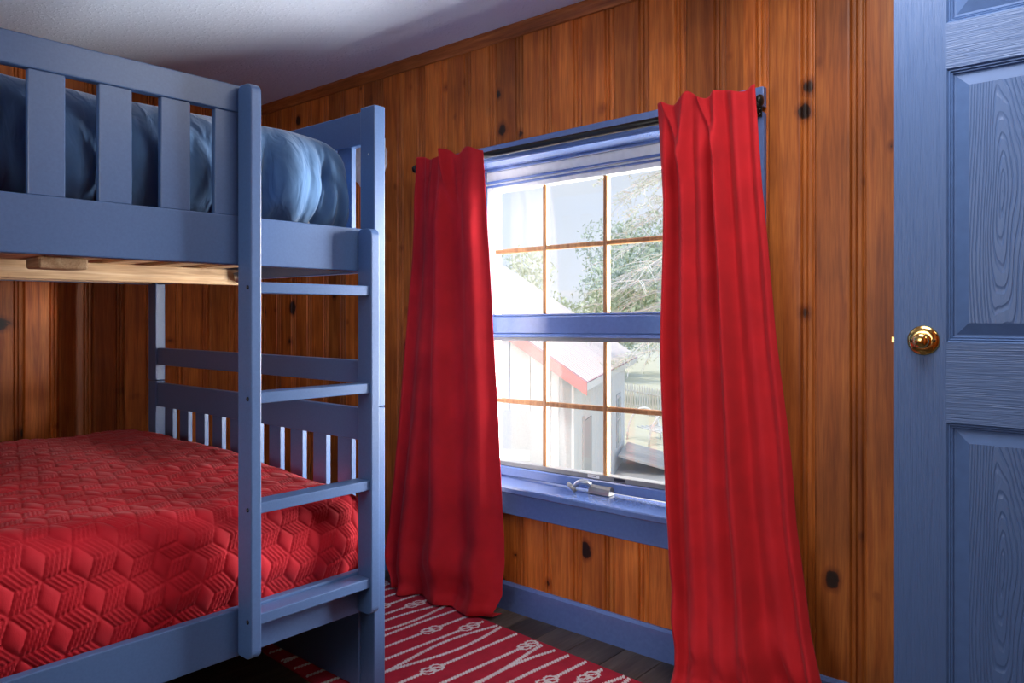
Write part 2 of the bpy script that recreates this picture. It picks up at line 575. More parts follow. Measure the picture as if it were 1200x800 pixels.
PITCH = 0.1329
PROF = [(0.0, 0.007), (0.004, 0.001), (0.007, 0.0), (0.090, 0.0), (0.095, 0.001), (0.099, 0.0075), (0.1015, 0.0035), (0.104, 0.0025),
        (0.108, 0.0025), (0.1105, 0.0035), (0.113, 0.0075), (0.1155, 0.0035), (0.118, 0.0025), (0.123, 0.0025), (0.1265, 0.0035), (0.1300, 0.0075), (PITCH, 0.0085)]
def prof_at(x):
    for (a, da), (b_, db) in zip(PROF[:-1], PROF[1:]):
        if a <= x <= b_:
            return da + (db - da) * (x - a) / (b_ - a)
    return PROF[-1][1]
BOARD_CACHE = {}
def board(parent, plane, p0, c0, c1, z0, z1):
    """a moulded pine board; plane 'y' (window wall, runs in x) or 'x' (left wall, runs in y); c0..c1 part of the profile kept"""
    c0, c1 = max(c0, 0.0), min(c1, PITCH - 0.0002)
    key = (plane, round(c0, 4), round(c1, 4), round(z1 - z0, 3))
    loc = (p0 + c0, YW, z0) if plane == 'y' else (XL, p0 + c0, z0)
    if key in BOARD_CACHE:
        return like(BOARD_CACHE[key], 'board', parent, loc)
    pts = [(c0, prof_at(c0))] + [p for p in PROF if c0 < p[0] < c1] + [(c1, prof_at(c1))]
    V, F = [], []
    k = len(pts)
    for z in (0.0, z1 - z0):
        for (a, dd) in pts + [(c1, 0.017), (c0, 0.017)]:
            q = a - c0
            V.append((q, dd, z) if plane == 'y' else (-dd, q, z))
    nn = k + 2
    for i in range(nn):
        j = (i + 1) % nn
        F.append((i, j, nn + j, nn + i))
    F.append(tuple(range(nn))[::-1]); F.append(tuple(range(nn, 2 * nn)))
    me = bpy.data.meshes.new('board')
    me.from_pydata(V, [], F if plane == 'y' else [f[::-1] for f in F])
    me.update()
    me.materials.append(MATS['knotty_pine'])
    o = bpy.data.objects.new('board', me)
    BOARD_CACHE[key] = o
    return put(o, parent, loc)

# window wall
ww = empty('wall_window', (-1.66, YW + 0.09, 0))
tag(ww, 'wall of vertical knotty pine boards around the window', kind='structure')
yb0, yb1 = YW + 0.0172, YW + 0.15
for q in ((XL - 0.15, OX0, 0, ZC), (OX1, XR + 0.12, 0, ZC), (OX0, OX1, 0, OZ0 - 0.024), (OX0, OX1, OZ1, ZC)):
    box('backing', q[0], q[1], yb0, yb1, q[2], q[3], 'knotty_pine', ww)
x0 = -3.584 - 0.1145
k = 0
while x0 < XR:
    a, b_ = max(x0, XL + 0.001), min(x0 + PITCH, XR - 0.001)
    zt_, zb_ = ZC - 0.001, 0.06
    if b_ - a > 0.01:
        lo, hi = max(a, OX0 - 0.004), min(b_, OX1 + 0.004)
        if hi > lo + 1e-4:
            if a < lo - 1e-4:
                board(ww, 'y', x0, a - x0, lo - x0, zb_, zt_)
            if b_ > hi + 1e-4:
                board(ww, 'y', x0, hi - x0, b_ - x0, zb_, zt_)
            board(ww, 'y', x0, lo - x0, hi - x0, OZ1 + 0.02, zt_)
            board(ww, 'y', x0, lo - x0, hi - x0, zb_, 0.42)
        else:
            board(ww, 'y', x0, a - x0, b_ - x0, zb_, zt_)
    x0 += PITCH
# left wall
wl = tag(box('wall_left', XL - 0.15, XL - 0.0172, YB - 0.1, YW + 0.16, 0, ZC, 'knotty_pine'), 'wall of vertical knotty pine boards behind the bunk bed', kind='structure')
y0 = 1.100 - 0.1145 - 17 * 0.1355
while y0 < YW:
    a, b_ = max(y0, YB), min(y0 + PITCH, YW - 0.001)
    if b_ - a > 0.01:
        board(wl, 'x', y0, a - y0, b_ - y0, 0.06, ZC - 0.001)
    y0 += 0.1340
# right wall with the door opening, wall behind the camera
DY0, DY1 = 1.125, 1.945
wr = empty('wall_right', (XR + 0.06, 0.5, 0))
tag(wr, 'pine wall on the right holding the doorway', kind='structure')
box('backing', XR, XR + 0.12, YB - 0.1, DY0, 0, ZC, 'knotty_pine', wr)
box('backing', XR, XR + 0.12, DY1, YW + 0.15, 0, ZC, 'knotty_pine', wr)
box('backing', XR, XR + 0.12, DY0, DY1, 2.06, ZC, 'knotty_pine', wr)
wb = empty('wall_back', (-1.66, YB - 0.05, 0))
tag(wb, 'pine wall behind the camera', kind='structure')
BX0, BX1, BZ0, BZ1 = -2.3, -0.5, 0.8, 1.95
for q in ((XL - 0.15, BX0, 0, ZC), (BX1, XR + 0.12, 0, ZC), (BX0, BX1, 0, BZ0), (BX0, BX1, BZ1, ZC)):
    box('backing', q[0], q[1], YB - 0.1, YB, q[2], q[3], 'knotty_pine', wb)
w2 = empty('added_window', (-1.4, YB - 0.05, BZ0))  # unseen window, added to let fill light in from behind
tag(w2, 'blue framed window added in the wall behind the camera for fill light', kind='structure')
for q in ((BX0 - 0.08, BX0 + 0.02, BZ0 - 0.08, BZ1 + 0.08), (BX1 - 0.02, BX1 + 0.08, BZ0 - 0.08, BZ1 + 0.08), (BX0, BX1, BZ0 - 0.08, BZ0 + 0.02), (BX0, BX1, BZ1 - 0.02, BZ1 + 0.08), (-1.43, -1.37, BZ0, BZ1)):
    box('frame', q[0], q[1], YB - 0.06, YB + 0.02, q[2], q[3], 'trim_paint', w2)
box('pane', BX0 + 0.02, -1.43, YB - 0.03, YB - 0.026, BZ0 + 0.02, BZ1 - 0.02, 'glass', w2)
box('pane', -1.37, BX1 - 0.02, YB - 0.03, YB - 0.026, BZ0 + 0.02, BZ1 - 0.02, 'glass', w2)
hl = empty('wall_hall', (1.4, 1.3, 0))  # unseen hall walls, put in to keep sky light from the doorway
tag(hl, 'walls of the hall beyond the doorway', kind='structure')
box('backing', 1.35, 1.45, -0.2, 2.6, 0, ZC, 'knotty_pine', hl)
box('backing', XR + 0.12, 1.35, -0.2, -0.1, 0, ZC, 'knotty_pine', hl)
box('backing', XR + 0.12, 1.35, 2.5, 2.6, 0, ZC, 'knotty_pine', hl)
# crown mouldings
cr = [(YW, ZC), (YW - 0.030, ZC), (YW - 0.031, ZC - 0.007), (YW - 0.024, ZC - 0.012), (YW - 0.020, ZC - 0.022), (YW - 0.012, ZC - 0.031), (YW - 0.009, ZC - 0.040), (YW, ZC - 0.042)]
tag(prism('trim_1', cr, 'x', XL, XR, 'pine_trim'), 'brown stained crown moulding along the top of the window wall', kind='structure')
cl_ = [(XL, ZC), (XL + 0.030, ZC), (XL + 0.031, ZC - 0.007), (XL + 0.024, ZC - 0.012), (XL + 0.020, ZC - 0.022), (XL + 0.012, ZC - 0.031), (XL + 0.009, ZC - 0.040), (XL, ZC - 0.042)]
tag(prism('trim_2', cl_, 'y', YB, YW - 0.031, 'pine_trim'), 'brown stained crown moulding above the bunk bed', kind='structure')
# baseboards
bb = [(YW, 0.0), (YW - 0.015, 0.0), (YW - 0.015, 0.094), (YW - 0.009, 0.103), (YW, 0.103)]
tag(prism('baseboard_window', bb, 'x', XL + 0.016, XR, 'trim_paint'), 'blue painted baseboard below the window', kind='structure')
bl = [(XL, 0.0), (XL + 0.015, 0.0), (XL + 0.015, 0.094), (XL + 0.009, 0.103), (XL, 0.103)]
tag(prism('baseboard_left', bl, 'y', YB, YW - 0.016, 'trim_paint'), 'blue painted baseboard behind the bunk bed', kind='structure')

# ------------------------------------------------------------------ window
wd = empty('window_1', (-1.56, 2.26, 0.449))
tag(wd, 'blue-framed crank window with divided panes between the red curtains', kind='structure')
SH = dict(shear=0.011, x_ref=-2.10)
def wbox(name, x0, x1, y0, y1, z0, z1, mat, bev=0.0015, sh=True):
    return box(name, x0, x1, y0, y1, z0, z1, mat, wd, bev, 1, **(SH if sh else {}))
# casing (flat boards on the wall)
ct = box('casing', -2.27, -0.910, 2.163, YW - 0.0005, 1.676, 1.735, 'trim_paint', wd, 0.003, 2, shear=0.020, x_ref=-2.2)
wbox('casing', -2.27, -2.125, 2.164, YW - 0.0005, 0.449, 1.676, 'trim_paint', 0.003)
wbox('casing', -0.99, -0.910, 2.164, YW - 0.0005, 0.449, 1.688, 'trim_paint', 0.003, False)
wbox('sill', -2.30, -0.88, 2.127, 2.297, 0.449, 0.472, 'trim_paint', 0.004, False)
wbox('apron', -2.27, -0.910, 2.165, YW - 0.0005, 0.361, 0.4488, 'trim_paint', 0.003, False)
# jamb lining of the opening
wbox('jamb', OX0, OX0 + 0.022, 2.165, 2.335, 0.472, 1.69, 'trim_paint')
wbox('jamb', OX1 - 0.016, OX1, 2.165, 2.335, 0.472, 1.70, 'trim_paint')
wbox('head_jamb', OX0 + 0.022, OX1 - 0.016, 2.165, 2.335, 1.676, 1.69, 'trim_paint')
fx0, fx1 = OX0 + 0.022, OX1 - 0.016
wbox('head_stop', fx0, fx1, 2.268, 2.335, 1.667, 1.676, 'trim_paint')
wbox('head_panel', fx0, fx1, 2.285, 2.335, 1.630, 1.667, 'white_paint')
wbox('head_stop', fx0, fx1, 2.272, 2.335, 1.621, 1.630, 'trim_paint')
wbox('head_stop', fx0, fx1, 2.280, 2.335, 1.614, 1.621, 'white_paint')
# upper sash
gx0, gx1 = -2.063, -1.03
wbox('frame_bead', fx0, fx0 + 0.007, 2.268, 2.335, 0.51, 1.614, 'trim_paint')
wbox('sash_stile', fx0 + 0.007, gx0 - 0.009, 2.280, 2.325, 1.101, 1.614, 'white_paint')
wbox('sash_stile', gx0 - 0.009, gx0, 2.287, 2.325, 1.101, 1.600, 'white_paint')
wbox('sash_stile', gx1, fx1, 2.280, 2.325, 1.101, 1.614, 'white_paint')
wbox('sash_rail', fx0 + 0.007, fx1, 2.276, 2.325, 1.606, 1.614, 'trim_paint')
wbox('sash_rail', gx0 - 0.009, gx1, 2.282, 2.325, 1.588, 1.606, 'white_paint')
# meeting rail
wbox('meeting_rail', fx0, fx1, 2.256, 2.335, 1.026, 1.093, 'trim_paint', 0.004)
wbox('meeting_rail_bead', fx0, fx1, 2.262, 2.335, 1.093, 1.101, 'trim_paint', 0.003)
wbox('meeting_rail_bead', fx0, fx1, 2.250, 2.335, 1.014, 1.026, 'trim_paint', 0.004)
wbox('sash_seal', fx0, fx1, 2.270, 2.325, 0.999, 1.014, 'grey_vinyl')
# lower sash
wbox('sash_stile', fx0 + 0.007, gx0 - 0.009, 2.280, 2.325, 0.525, 0.999, 'white_paint')
wbox('sash_stile', gx0 - 0.009, gx0, 2.287, 2.325, 0.525, 0.999, 'white_paint')
wbox('sash_stile', gx1, fx1, 2.280, 2.325, 0.525, 0.999, 'white_paint')
wbox('sash_rail', fx0, fx1, 2.283, 2.325, 0.509, 0.526, 'grey_vinyl')
wbox('frame_sill', fx0, fx1, 2.270, 2.335, 0.4722, 0.509, 'trim_paint', 0.004)
# muntins and panes
cols = [gx0, -1.816, -1.542, -1.268, gx1]
hw = 0.0085
for (za, zm, zb) in ((1.101, 1.350, 1.590), (0.525, 0.761, 0.999)):
    for mx_ in cols[1:-1]:
        wbox('muntin', mx_ - hw, mx_ + hw, 2.288, 2.312, za, zb, 'muntin_wood', 0.003)
    wbox('muntin', gx0 - 0.003, gx1, 2.289, 2.311, zm - hw, zm + hw, 'muntin_wood', 0.003)
    for i in range(4):
        for (q0, q1) in ((za, zm - hw), (zm + hw, zb)):
            wbox('pane', cols[i] + (hw if i else 0), cols[i + 1] - (hw if i < 3 else 0), 2.298, 2.302, q0, q1, 'glass', 0)
# crank operator, stickers
cx, cy, cz = -1.535, 2.255, 0.488
body = []
for i in range(9):
    th = PI * i / 8
    body.append((cy + 0.018 * math.cos(th), cz - 0.015 + 0.030 * math.sin(th)))
prism('crank_cover', body, 'x', cx - 0.045, cx + 0.043, 'crank_metal', wd, 0.002)
arm = [(cx - 0.030, 2.236, 0.503), (cx - 0.045, 2.228, 0.512), (cx - 0.063, 2.222, 0.513), (cx - 0.078, 2.219, 0.506), (cx - 0.088, 2.217, 0.494), (cx - 0.092, 2.216, 0.484)]
tube('crank_arm', arm, [0.009, 0.010, 0.010, 0.009, 0.008, 0.007], 'steel', wd)
tube('crank_knob', [(cx - 0.079, 2.209, 0.479), (cx - 0.100, 2.212, 0.494), (cx - 0.115, 2.215, 0.501)], [0.007, 0.008, 0.007], 'crank_metal', wd)
box('sticker', -1.612, -1.562, 2.2820, 2.2829, 0.5185, 0.5295, 'white_paint', wd)
box('sticker_print', -1.608, -1.575, 2.2816, 2.2820, 0.5225, 0.5255, 'grey_vinyl', wd)
box('sticker', -1.500, -1.455, 2.2820, 2.2829, 0.5200, 0.5300, 'bolt_metal', wd)

# ------------------------------------------------------------------ door
YD = 1.92
dr = empty('door_1', (-0.118, YD + 0.0175, 0.01))
tag(dr, 'open blue six-panel door with embossed wood grain and brass knob', kind='structure')
DX0, DX1 = -0.498, 0.262
panels_x = [(-0.391, -0.168), (-0.068, 0.155)]
panels_z = [(0.21, 0.863), (1.040, 1.643), (1.744, 1.93)]
yf, yk = YD, YD + 0.035
def stile(x0, x1, z0, z1, mat, name):
    return box(name, x0, x1, yf, yk, z0, z1, mat, dr, 0.0)
stile(DX0, panels_x[0][0], 0.01, 2.04, 'door_grain_v', 'stile')
stile(panels_x[1][1], DX1, 0.01, 2.04, 'door_grain_v', 'stile')
stile(panels_x[0][1], panels_x[1][0], 0.01, 2.04, 'door_grain_v', 'mullion')
for (px0, px1) in panels_x:
    for (z0, z1) in ((0.01, 0.21), (0.863, 1.040), (1.643, 1.744), (1.93, 2.04)):
        stile(px0, px1, z0, z1, 'door_grain_h', 'rail')
    for (z0, z1) in panels_z:
        # nested steps: sticking, groove, bevel, raised field
        steps = [(0.0, 0.0), (0.0035, 0.0045), (0.006, 0.0035), (0.0085, 0.0075), (0.011, 0.0065), (0.0135, 0.011), (0.017, 0.0115), (0.041, 0.0035), (0.0425, 0.0030)]
        V, F = [], []
        for (ins, dep) in steps:
            for (qx, qz) in ((px0 + ins, z0 + ins), (px1 - ins, z0 + ins), (px1 - ins, z1 - ins), (px0 + ins, z1 - ins)):
                V.append((qx, yf + dep, qz))
        for i in range(len(steps) - 1):
            for j in range(4):
                F.append((i * 4 + j, i * 4 + (j + 1) % 4, i * 4 + 4 + (j + 1) % 4, i * 4 + 4 + j))
        nb = len(V)
        V += [(px0, yk - 0.006, z0), (px1, yk - 0.006, z0), (px1, yk - 0.006, z1), (px0, yk - 0.006, z1)]
        F.append((nb + 3, nb + 2, nb + 1, nb))
        pm = mk('panel_moulding', V, F, 'door_paint', dr)
        i_ = 0.0425
        box('panel_field', px0 + i_, px1 - i_, yf + 0.0029, yk - 0.008, z0 + i_, z1 - i_, 'door_field', pm)
kx, kz = -0.437, 1.043
ro = lathe('rosette', [(0.0, 0.0), (0.033, 0.0), (0.0335, 0.002), (0.031, 0.005), (0.024, 0.008), (0.018, 0.0085), (0.0, 0.0085)], (kx, YD, kz), (0, -1, 0), 'brass', dr)
lathe('knob', [(0.0, 0.006), (0.014, 0.006), (0.0145, 0.010), (0.0135, 0.013), (0.0160, 0.018), (0.0175, 0.023), (0.0165, 0.028), (0.0125, 0.032), (0.006, 0.034), (0.0, 0.0345)], (kx, YD, kz), (0, -1, 0), 'brass', dr)
for s in (-1, 1):
    lathe('screw_slot', [(0.0, 0.0072), (0.0042, 0.0072), (0.0042, 0.0092), (0.0, 0.0092)], (kx + s * 0.0225, YD, kz), (0, -1, 0), 'brass_dark', ro, 12)
box('latch_plate', DX0 - 0.0015, DX0 + 0.001, YD + 0.006, YD + 0.029, kz - 0.030, kz + 0.030, 'brass', dr, 0.0004, 1)
box('latch_bolt', DX0 - 0.010, DX0 - 0.001, YD + 0.011, YD + 0.024, kz - 0.008, kz + 0.008, 'brass', dr, 0.002, 1)
for hz in (0.25, 1.05, 1.80):
    tube('hinge', [(DX1 + 0.004, YD + 0.038, hz - 0.045), (DX1 + 0.004, YD + 0.038, hz + 0.045)], 0.0055, 'brass', dr)

# ------------------------------------------------------------------ bunk bed
BED = empty('bunk_bed', (-2.485, 0.44, 0.0))
tag(BED, 'blue painted full-size wooden bunk bed with a ladder', 'bunk bed')
XF, XB = -1.760, -3.210
PY0, PY1 = 1.430, 1.470           # window-end posts
QY0, QY1 = -0.590, -0.550         # near-end posts
PW = 0.065
R0 = 0.0075                        # rug height
P = 'bed_paint'
for (x0, x1, side) in ((XF - PW, XF, 'f'), (XB, XB + PW, 'b')):
    for (y0, y1) in ((PY0, PY1), (QY0, QY1)):
        zb = R0 if (side == 'f' and y0 > 0) else 0.001
        box('lower_post', x0, x1, y0, y1, zb, 0.8325, P, BED, 0.003)
        box('upper_post', x0, x1, y0, y1, 0.8345, 1.708, P, BED, 0.003)
# small dowel heads on the tall post
lathe('dowel', [(0, 0), (0.0035, 0), (0.0032, 0.0008), (0, 0.001)], (-1.786, PY0, 1.567), (0, -1, 0), 'steel', BED, 10)
# side rails
for (x0, x1) in ((XF - 0.025, XF), (XB, XB + 0.025)):
    box('side_rail', x0, x1, QY1, PY0, 1.224, 1.345, P, BED, 0.003)
    box('side_rail', x0, x1, QY1, PY0, 0.258, 0.375, P, BED, 0.003)
# guard rails and slats along the front (up to the ladder) and the back
box('guard_rail', XF - 0.025, XF, QY1, 1.0145, 1.600, 1.667, P, BED, 0.003)
box('guard_rail', XB, XB + 0.025, QY1, PY0, 1.600, 1.667, P, BED, 0.003)
proto = None
for k in range(11):
    y0 = 0.9455 - 0.1345 * k - (0.0 if k else 0.0)
    y0 = [0.9455, 0.815, 0.681, 0.545][k] if k < 4 else 0.545 - 0.135 * (k - 3)
    c = (XF - 0.0125, y0 + 0.0345, (1.345 + 1.600) / 2)
    if proto is None:
        proto = box('guard_slat', XF - 0.021, XF - 0.004, y0, y0 + 0.069, 1.345, 1.600, P, BED, 0.0015, 1)
    else:
        like(proto, 'guard_slat', BED, c)
for k in range(14):
    like(proto, 'guard_slat', BED, (XB + 0.0125, 1.34 - 0.135 * k, (1.345 + 1.600) / 2))
# end panels
def end_panel(ya, yb, ys0, ys1, zb):
    xa, xb = XB + PW, XF - PW
    box('end_rail', xa, xb, ya, yb, 1.602, 1.700, P, BED, 0.003)
    box('end_rail', xa, xb, ya, yb, 1.224, 1.345, P, BED, 0.003)
    box('end_rail', xa, xb, ya, yb, 0.898, 0.966, P, BED, 0.003)
    box('end_rail', xa, xb, ya, yb, 0.730, 0.825, P, BED, 0.003)
    box('end_board', xa, xb, ya - 0.012, yb, zb, 0.360, P, BED, 0.003)
    pa = pb = None
    for k in range(10):
        x1 = -1.881 - 0.1265 * k
        if pa is None:
            pa = box('end_slat', x1 - 0.068, x1, ys0, ys1, 1.345, 1.602, P, BED, 0.0012, 1)
            pb = box('end_slat', x1 - 0.068, x1, ys0, ys1, 0.360, 0.730, P, BED, 0.0012, 1)
        else:
            ym = (ys0 + ys1) / 2
            like(pa, 'end_slat', BED, (x1 - 0.034, ym, (1.345 + 1.602) / 2))
            like(pb, 'end_slat', BED, (x1 - 0.034, ym, 0.545))
end_panel(1.437, 1.462, 1.441, 1.458, R0)
end_panel(-0.582, -0.557, -0.578, -0.561, 0.02)
# ladder on the room side
def ladder_rail(y0, y1, z0, z1):
    xo, xi, r_ = -1.699, XF, 0.022
    pr = [(xi, z0), ]
    for i in range(6):
        th = -PI / 2 + PI / 2 * i / 5
        pr.append((xo - r_ + r_ * math.cos(th), z0 + r_ + r_ * math.sin(th)))
    for i in range(6):
        th = PI / 2 * i / 5
        pr.append((xo - r_ + r_ * math.cos(th), z1 - r_ + r_ * math.sin(th)))
    r2 = 0.012
    pr += [(xi + r2, z1), (xi + r2 * 0.3, z1 - r2 * 0.3), (xi, z1 - r2)]
    return prism('ladder_rail', pr, 'y', y0, y1, P, BED, 0.0025)
lr = ladder_rail(1.003, 1.031, 0.262, 1.664)
lr2 = ladder_rail(1.371, 1.399, 0.264, 1.342)
for zt in (1.181, 0.910, 0.640, 0.368):
    box('rung', XF, -1.706, 1.031, 1.371, zt - 0.027, zt, P, BED, 0.0022)
    lathe('bolt', [(0, 0), (0.0055, 0), (0.0050, 0.002), (0, 0.0025)], (-1.714, 1.003, zt - 0.014), (0, -1, 0), 'bolt_metal', lr, 12)
# upper bunk: centre beam, brackets and slats of raw pine
box('centre_beam', -2.515, -2.475, QY1 + 0.008, 1.425, 1.204, 1.257, 'raw_pine', BED, 0.002)
box('support_block', -2.40, -2.30, 0.735, 0.860, 1.226, 1.2568, 'raw_pine_x', BED, 0.006)
tube('beam_bracket', [(-2.462, 1.395, 1.245), (-2.455, 1.400, 1.222), (-2.462, 1.418, 1.214)], [0.009, 0.013, 0.008], 'steel', BED, 8)
for (xc) in (XF - 0.043, XB + 0.043):
    box('cleat', xc - 0.016, xc + 0.016, QY1 + 0.01, 1.42, 1.226, 1.2569, 'raw_pine', BED, 0.002)
    box('cleat', xc - 0.016, xc + 0.016, QY1 + 0.01, 1.40, 0.262, 0.295, 'raw_pine', BED, 0.002)
ps = pl = None
for k in range(13):
    y0 = 1.345 - 0.152 * k
    if ps is None:
        ps = box('bed_slat', XB + 0.029, XF - 0.029, y0 - 0.075, y0, 1.257, 1.276, 'raw_pine_x', BED, 0.002, 1)
        pl = box('bed_slat', XB + 0.029, XF - 0.029, y0 - 0.075, y0, 0.295, 0.314, 'raw_pine_x', BED, 0.002, 1)
    else:
        like(ps, 'bed_slat', BED, (-2.485, y0 - 0.0375, 1.2665))
        like(pl, 'bed_slat', BED, (-2.485, y0 - 0.0375, 0.3045))

# mattresses
tag(box('mattress', -3.13, -1.85, -0.50, 1.36, 0.3145, 0.565, 'mattress_ticking', None, 0.04, 3), 'white mattress of the lower bunk under the red quilt', 'mattress')
tag(box('mattress', -3.13, -1.88, -0.50, 1.33, 1.2765, 1.46, 'mattress_ticking', None, 0.04, 3), 'white mattress of the upper bunk under the blue comforter', 'mattress')

# ------------------------------------------------------------------ bedding
def drape_profile(u, length, r, drop):
    """arc-length coordinate -> (along, down): flat to length-r, quarter arc, then straight down"""
    u = np.asarray(u, dtype=float)
    a0 = length - r
    arc = r * PI / 2
    th = np.clip((u - a0) / r, 0, PI / 2)
    along = np.where(u < a0, u, a0 + r * np.sin(th))
    down = np.where(u < a0, 0, r * (1 - np.cos(th))) + np.clip(u - a0 - arc, 0, None)
    return along, down

def rhomb_height(a, b_, R):
    """tumbling-block quilting: one padded rhomb and two channel-stitched ones"""
    s3 = math.sqrt(3)
    q = (s3 / 3 * a - b_ / 3) / R
    r_ = (2 / 3 * b_) / R
    x, z = q, r_
    y = -x - z
    rx, ry, rz = np.round(x), np.round(y), np.round(z)
    dx, dy, dz = abs(rx - x), abs(ry - y), abs(rz - z)
    m1 = (dx > dy) & (dx > dz)
    m2 = (~m1) & (dy > dz)
    rx = np.where(m1, -ry - rz, rx)
    ry2 = np.where(m2, -rx - rz, ry)
    rz = np.where((~m1) & (~m2), -rx - ry2, rz)
    ca = R * (s3 * rx + s3 / 2 * rz)
    cb = R * (1.5 * rz)
    la, lb = a - ca, b_ - cb
    th = np.degrees(np.arctan2(lb, la))
    k_ = np.floor(np.mod(th - 30, 360) / 120).astype(int) % 3
    out = np.zeros_like(a)
    for kk in range(3):
        a1, a2 = math.radians(30 + 120 * kk), math.radians(150 + 120 * kk)
        v1 = (R * math.cos(a1), R * math.sin(a1)); v2 = (R * math.cos(a2), R * math.sin(a2))
        det = v1[0] * v2[1] - v1[1] * v2[0]
        s_ = (la * v2[1] - lb * v2[0]) / det
        t_ = (v1[0] * lb - v1[1] * la) / det
        s_ = np.clip(s_, 0, 1); t_ = np.clip(t_, 0, 1)
        edge = np.clip(np.minimum(np.minimum(s_, 1 - s_), np.minimum(t_, 1 - t_)) / 0.12, 0, 1) ** 0.5
        if kk == 0:
            h = 0.0072 * (16 * s_ * (1 - s_) * t_ * (1 - t_)) ** 0.38
        elif kk == 1:
            h = edge * (0.0008 + 0.0058 * np.abs(np.sin(PI * 5 * t_)) ** 0.8)
        else:
            h = edge * (0.0008 + 0.0046 * np.abs(np.sin(PI * 5 * s_)) ** 0.8)
        out = np.where(k_ == kk, h, out)
    return out

def normals(X, Y, Z):
    P_ = np.stack([X, Y, Z], -1)
    du = np.gradient(P_, axis=1); dv = np.gradient(P_, axis=0)
    n_ = np.cross(du, dv)
    n_ /= np.linalg.norm(n_, axis=-1, keepdims=True) + 1e-12
    return n_

def cover(name, mat, xb, xf, y0, y1, zt, zlow, r, step, disp, r_end=None, sag=None):
    """bed cover: flat top, rolls over the front (towards +x) and over the window end (towards +y)"""
    r_end = r_end or r
    Lx, Ly = xf - xb, y1 - y0
    down = zt - zlow
    ux = np.arange(0, Lx - r + r * PI / 2 + (down - r) + step, step)
    uy = np.arange(0, Ly - r_end + r_end * PI / 2 + (down - r_end) * 0.8 + step, step)
    UX, UY = np.meshgrid(ux, uy)
    ax, dx = drape_profile(UX, Lx, r, down)
    ay, dy = drape_profile(UY, Ly, r_end, down)
    X = xb + ax; Y = y0 + ay
    Z = zt - np.sqrt(dx ** 2 + dy ** 2)
    if sag is not None:
        Z = Z + sag(X, Y) * np.clip(1 - (dx + dy) / 0.15, 0, 1)
    n_ = normals(X, Y, Z)
    up = np.where(n_[..., 2:3].mean() < 0, -1.0, 1.0)
    n_ = n_ * up
    D = disp(UX, UY, X, Y, Z, dx, dy)
    X = X + n_[..., 0] * D; Y = Y + n_[..., 1] * D; Z = Z + n_[..., 2] * D
    # beyond both arcs the cloth would collapse on one edge: leave those faces out
    bx_ = (UX > Lx - r + r * PI / 2) & (UY > Ly - r_end + r_end * PI / 2)
    mask = ~(bx_[:-1, :-1] | bx_[1:, 1:])
    Z = np.maximum(Z, zlow)
    return grid_mesh(name, X, Y, Z, mat, None, ((xb + xf) / 2, (y0 + y1) / 2, zlow), mask)

def quilt_disp(UX, UY, X, Y, Z, dx, dy):
    ca, sa = math.cos(math.radians(14)), math.sin(math.radians(14))
    a = UX * ca + UY * sa; b_ = -UX * sa + UY * ca
    a = a + 0.006 * vnoise(UX * 9, UY * 9, 1); b_ = b_ + 0.006 * vnoise(UX * 9, UY * 9, 2)
    h = rhomb_height(a, b_, 0.052)
    h = h + 0.010 * vnoise(UX * 5, UY * 5, 3) + 0.006 * vnoise(UX * 16, UY * 16, 4)
    side = sstep(0.05, 0.2, dx)
    h = h + side * (0.014 * vnoise(UY * 7, dx * 2, 5) + 0.010 * np.sin(np.clip(dx - 0.02, 0, 0.3) / 0.3 * PI))
    h = h - 0.012 * sstep(0.20, 0.30, dx) 
    return h
q = cover('quilt', 'quilt_red', -3.135, -1.795, -0.52, 1.412, 0.648, 0.345, 0.085, 0.0034, quilt_disp, r_end=0.10,
          sag=lambda X, Y: -0.030 * sstep(-2.6, -1.85, X) * sstep(0.4, 1.4, Y) - 0.012 * sstep(-2.4, -1.85, X))
tag(q, 'crimson geometric quilted coverlet spread over the lower bunk', 'quilt')

def comf_disp(UX, UY, X, Y, Z, dx, dy):
    front = sstep(0.01, 0.14, dx)
    end = sstep(0.02, 0.12, dy)
    wx = UX + 0.05 * vnoise(UX * 6, UY * 5, 5); wy = UY + 0.05 * vnoise(UX * 5, UY * 6, 6)
    h = 0.045 * vnoise(UX * 3.1, UY * 3.0, 1) + 0.020 * vnoise(UX * 7, UY * 8, 2)
    def crease(x, y, sd_):
        return (1 - np.abs(2 * vnoise(x, y, sd_))) ** 3
    # soft folds falling down the front, bunching to sharp puckers along the lower edge
    h = h - front * 0.040 * crease(wy * 7.5 + 0.5 * dx, dx * 2.0 + wx * 0.5, 4)
    h = h - front * 0.024 * crease(wy * 15 - 1.5 * dx, dx * 3.5, 3)
    h = h - sstep(0.12, 0.30, dx) * 0.028 * crease(wy * 24, dx * 3, 7)
    h = h - (0.5 + 0.5 * front) * 0.009 * crease(wx * 4 + wy * 7, wy * 3 - wx * 4, 0)
    h = h - 0.005 * front * crease(wy * 34 + wx * 3, dx * 4, 2)
    h = h + 0.020 * np.sin(np.clip(dx, 0, 0.27) / 0.27 * PI) * front
    # corner seam
    seam = np.exp(-((Y - 1.325 + 0.16 * dx) / 0.007) ** 2)
    h = h - 0.024 * seam * front
    h = h - 0.026 * sstep(0.20, 0.30, dx) - 0.006 * end
    return h + 0.028
cf = cover('comforter', 'comforter_blue', -3.12, -1.835, -0.50, 1.395, 1.600, 1.315, 0.13, 0.0055, comf_disp, r_end=0.10)
tag(cf, 'puffy slate blue comforter heaped on the upper bunk', 'comforter')

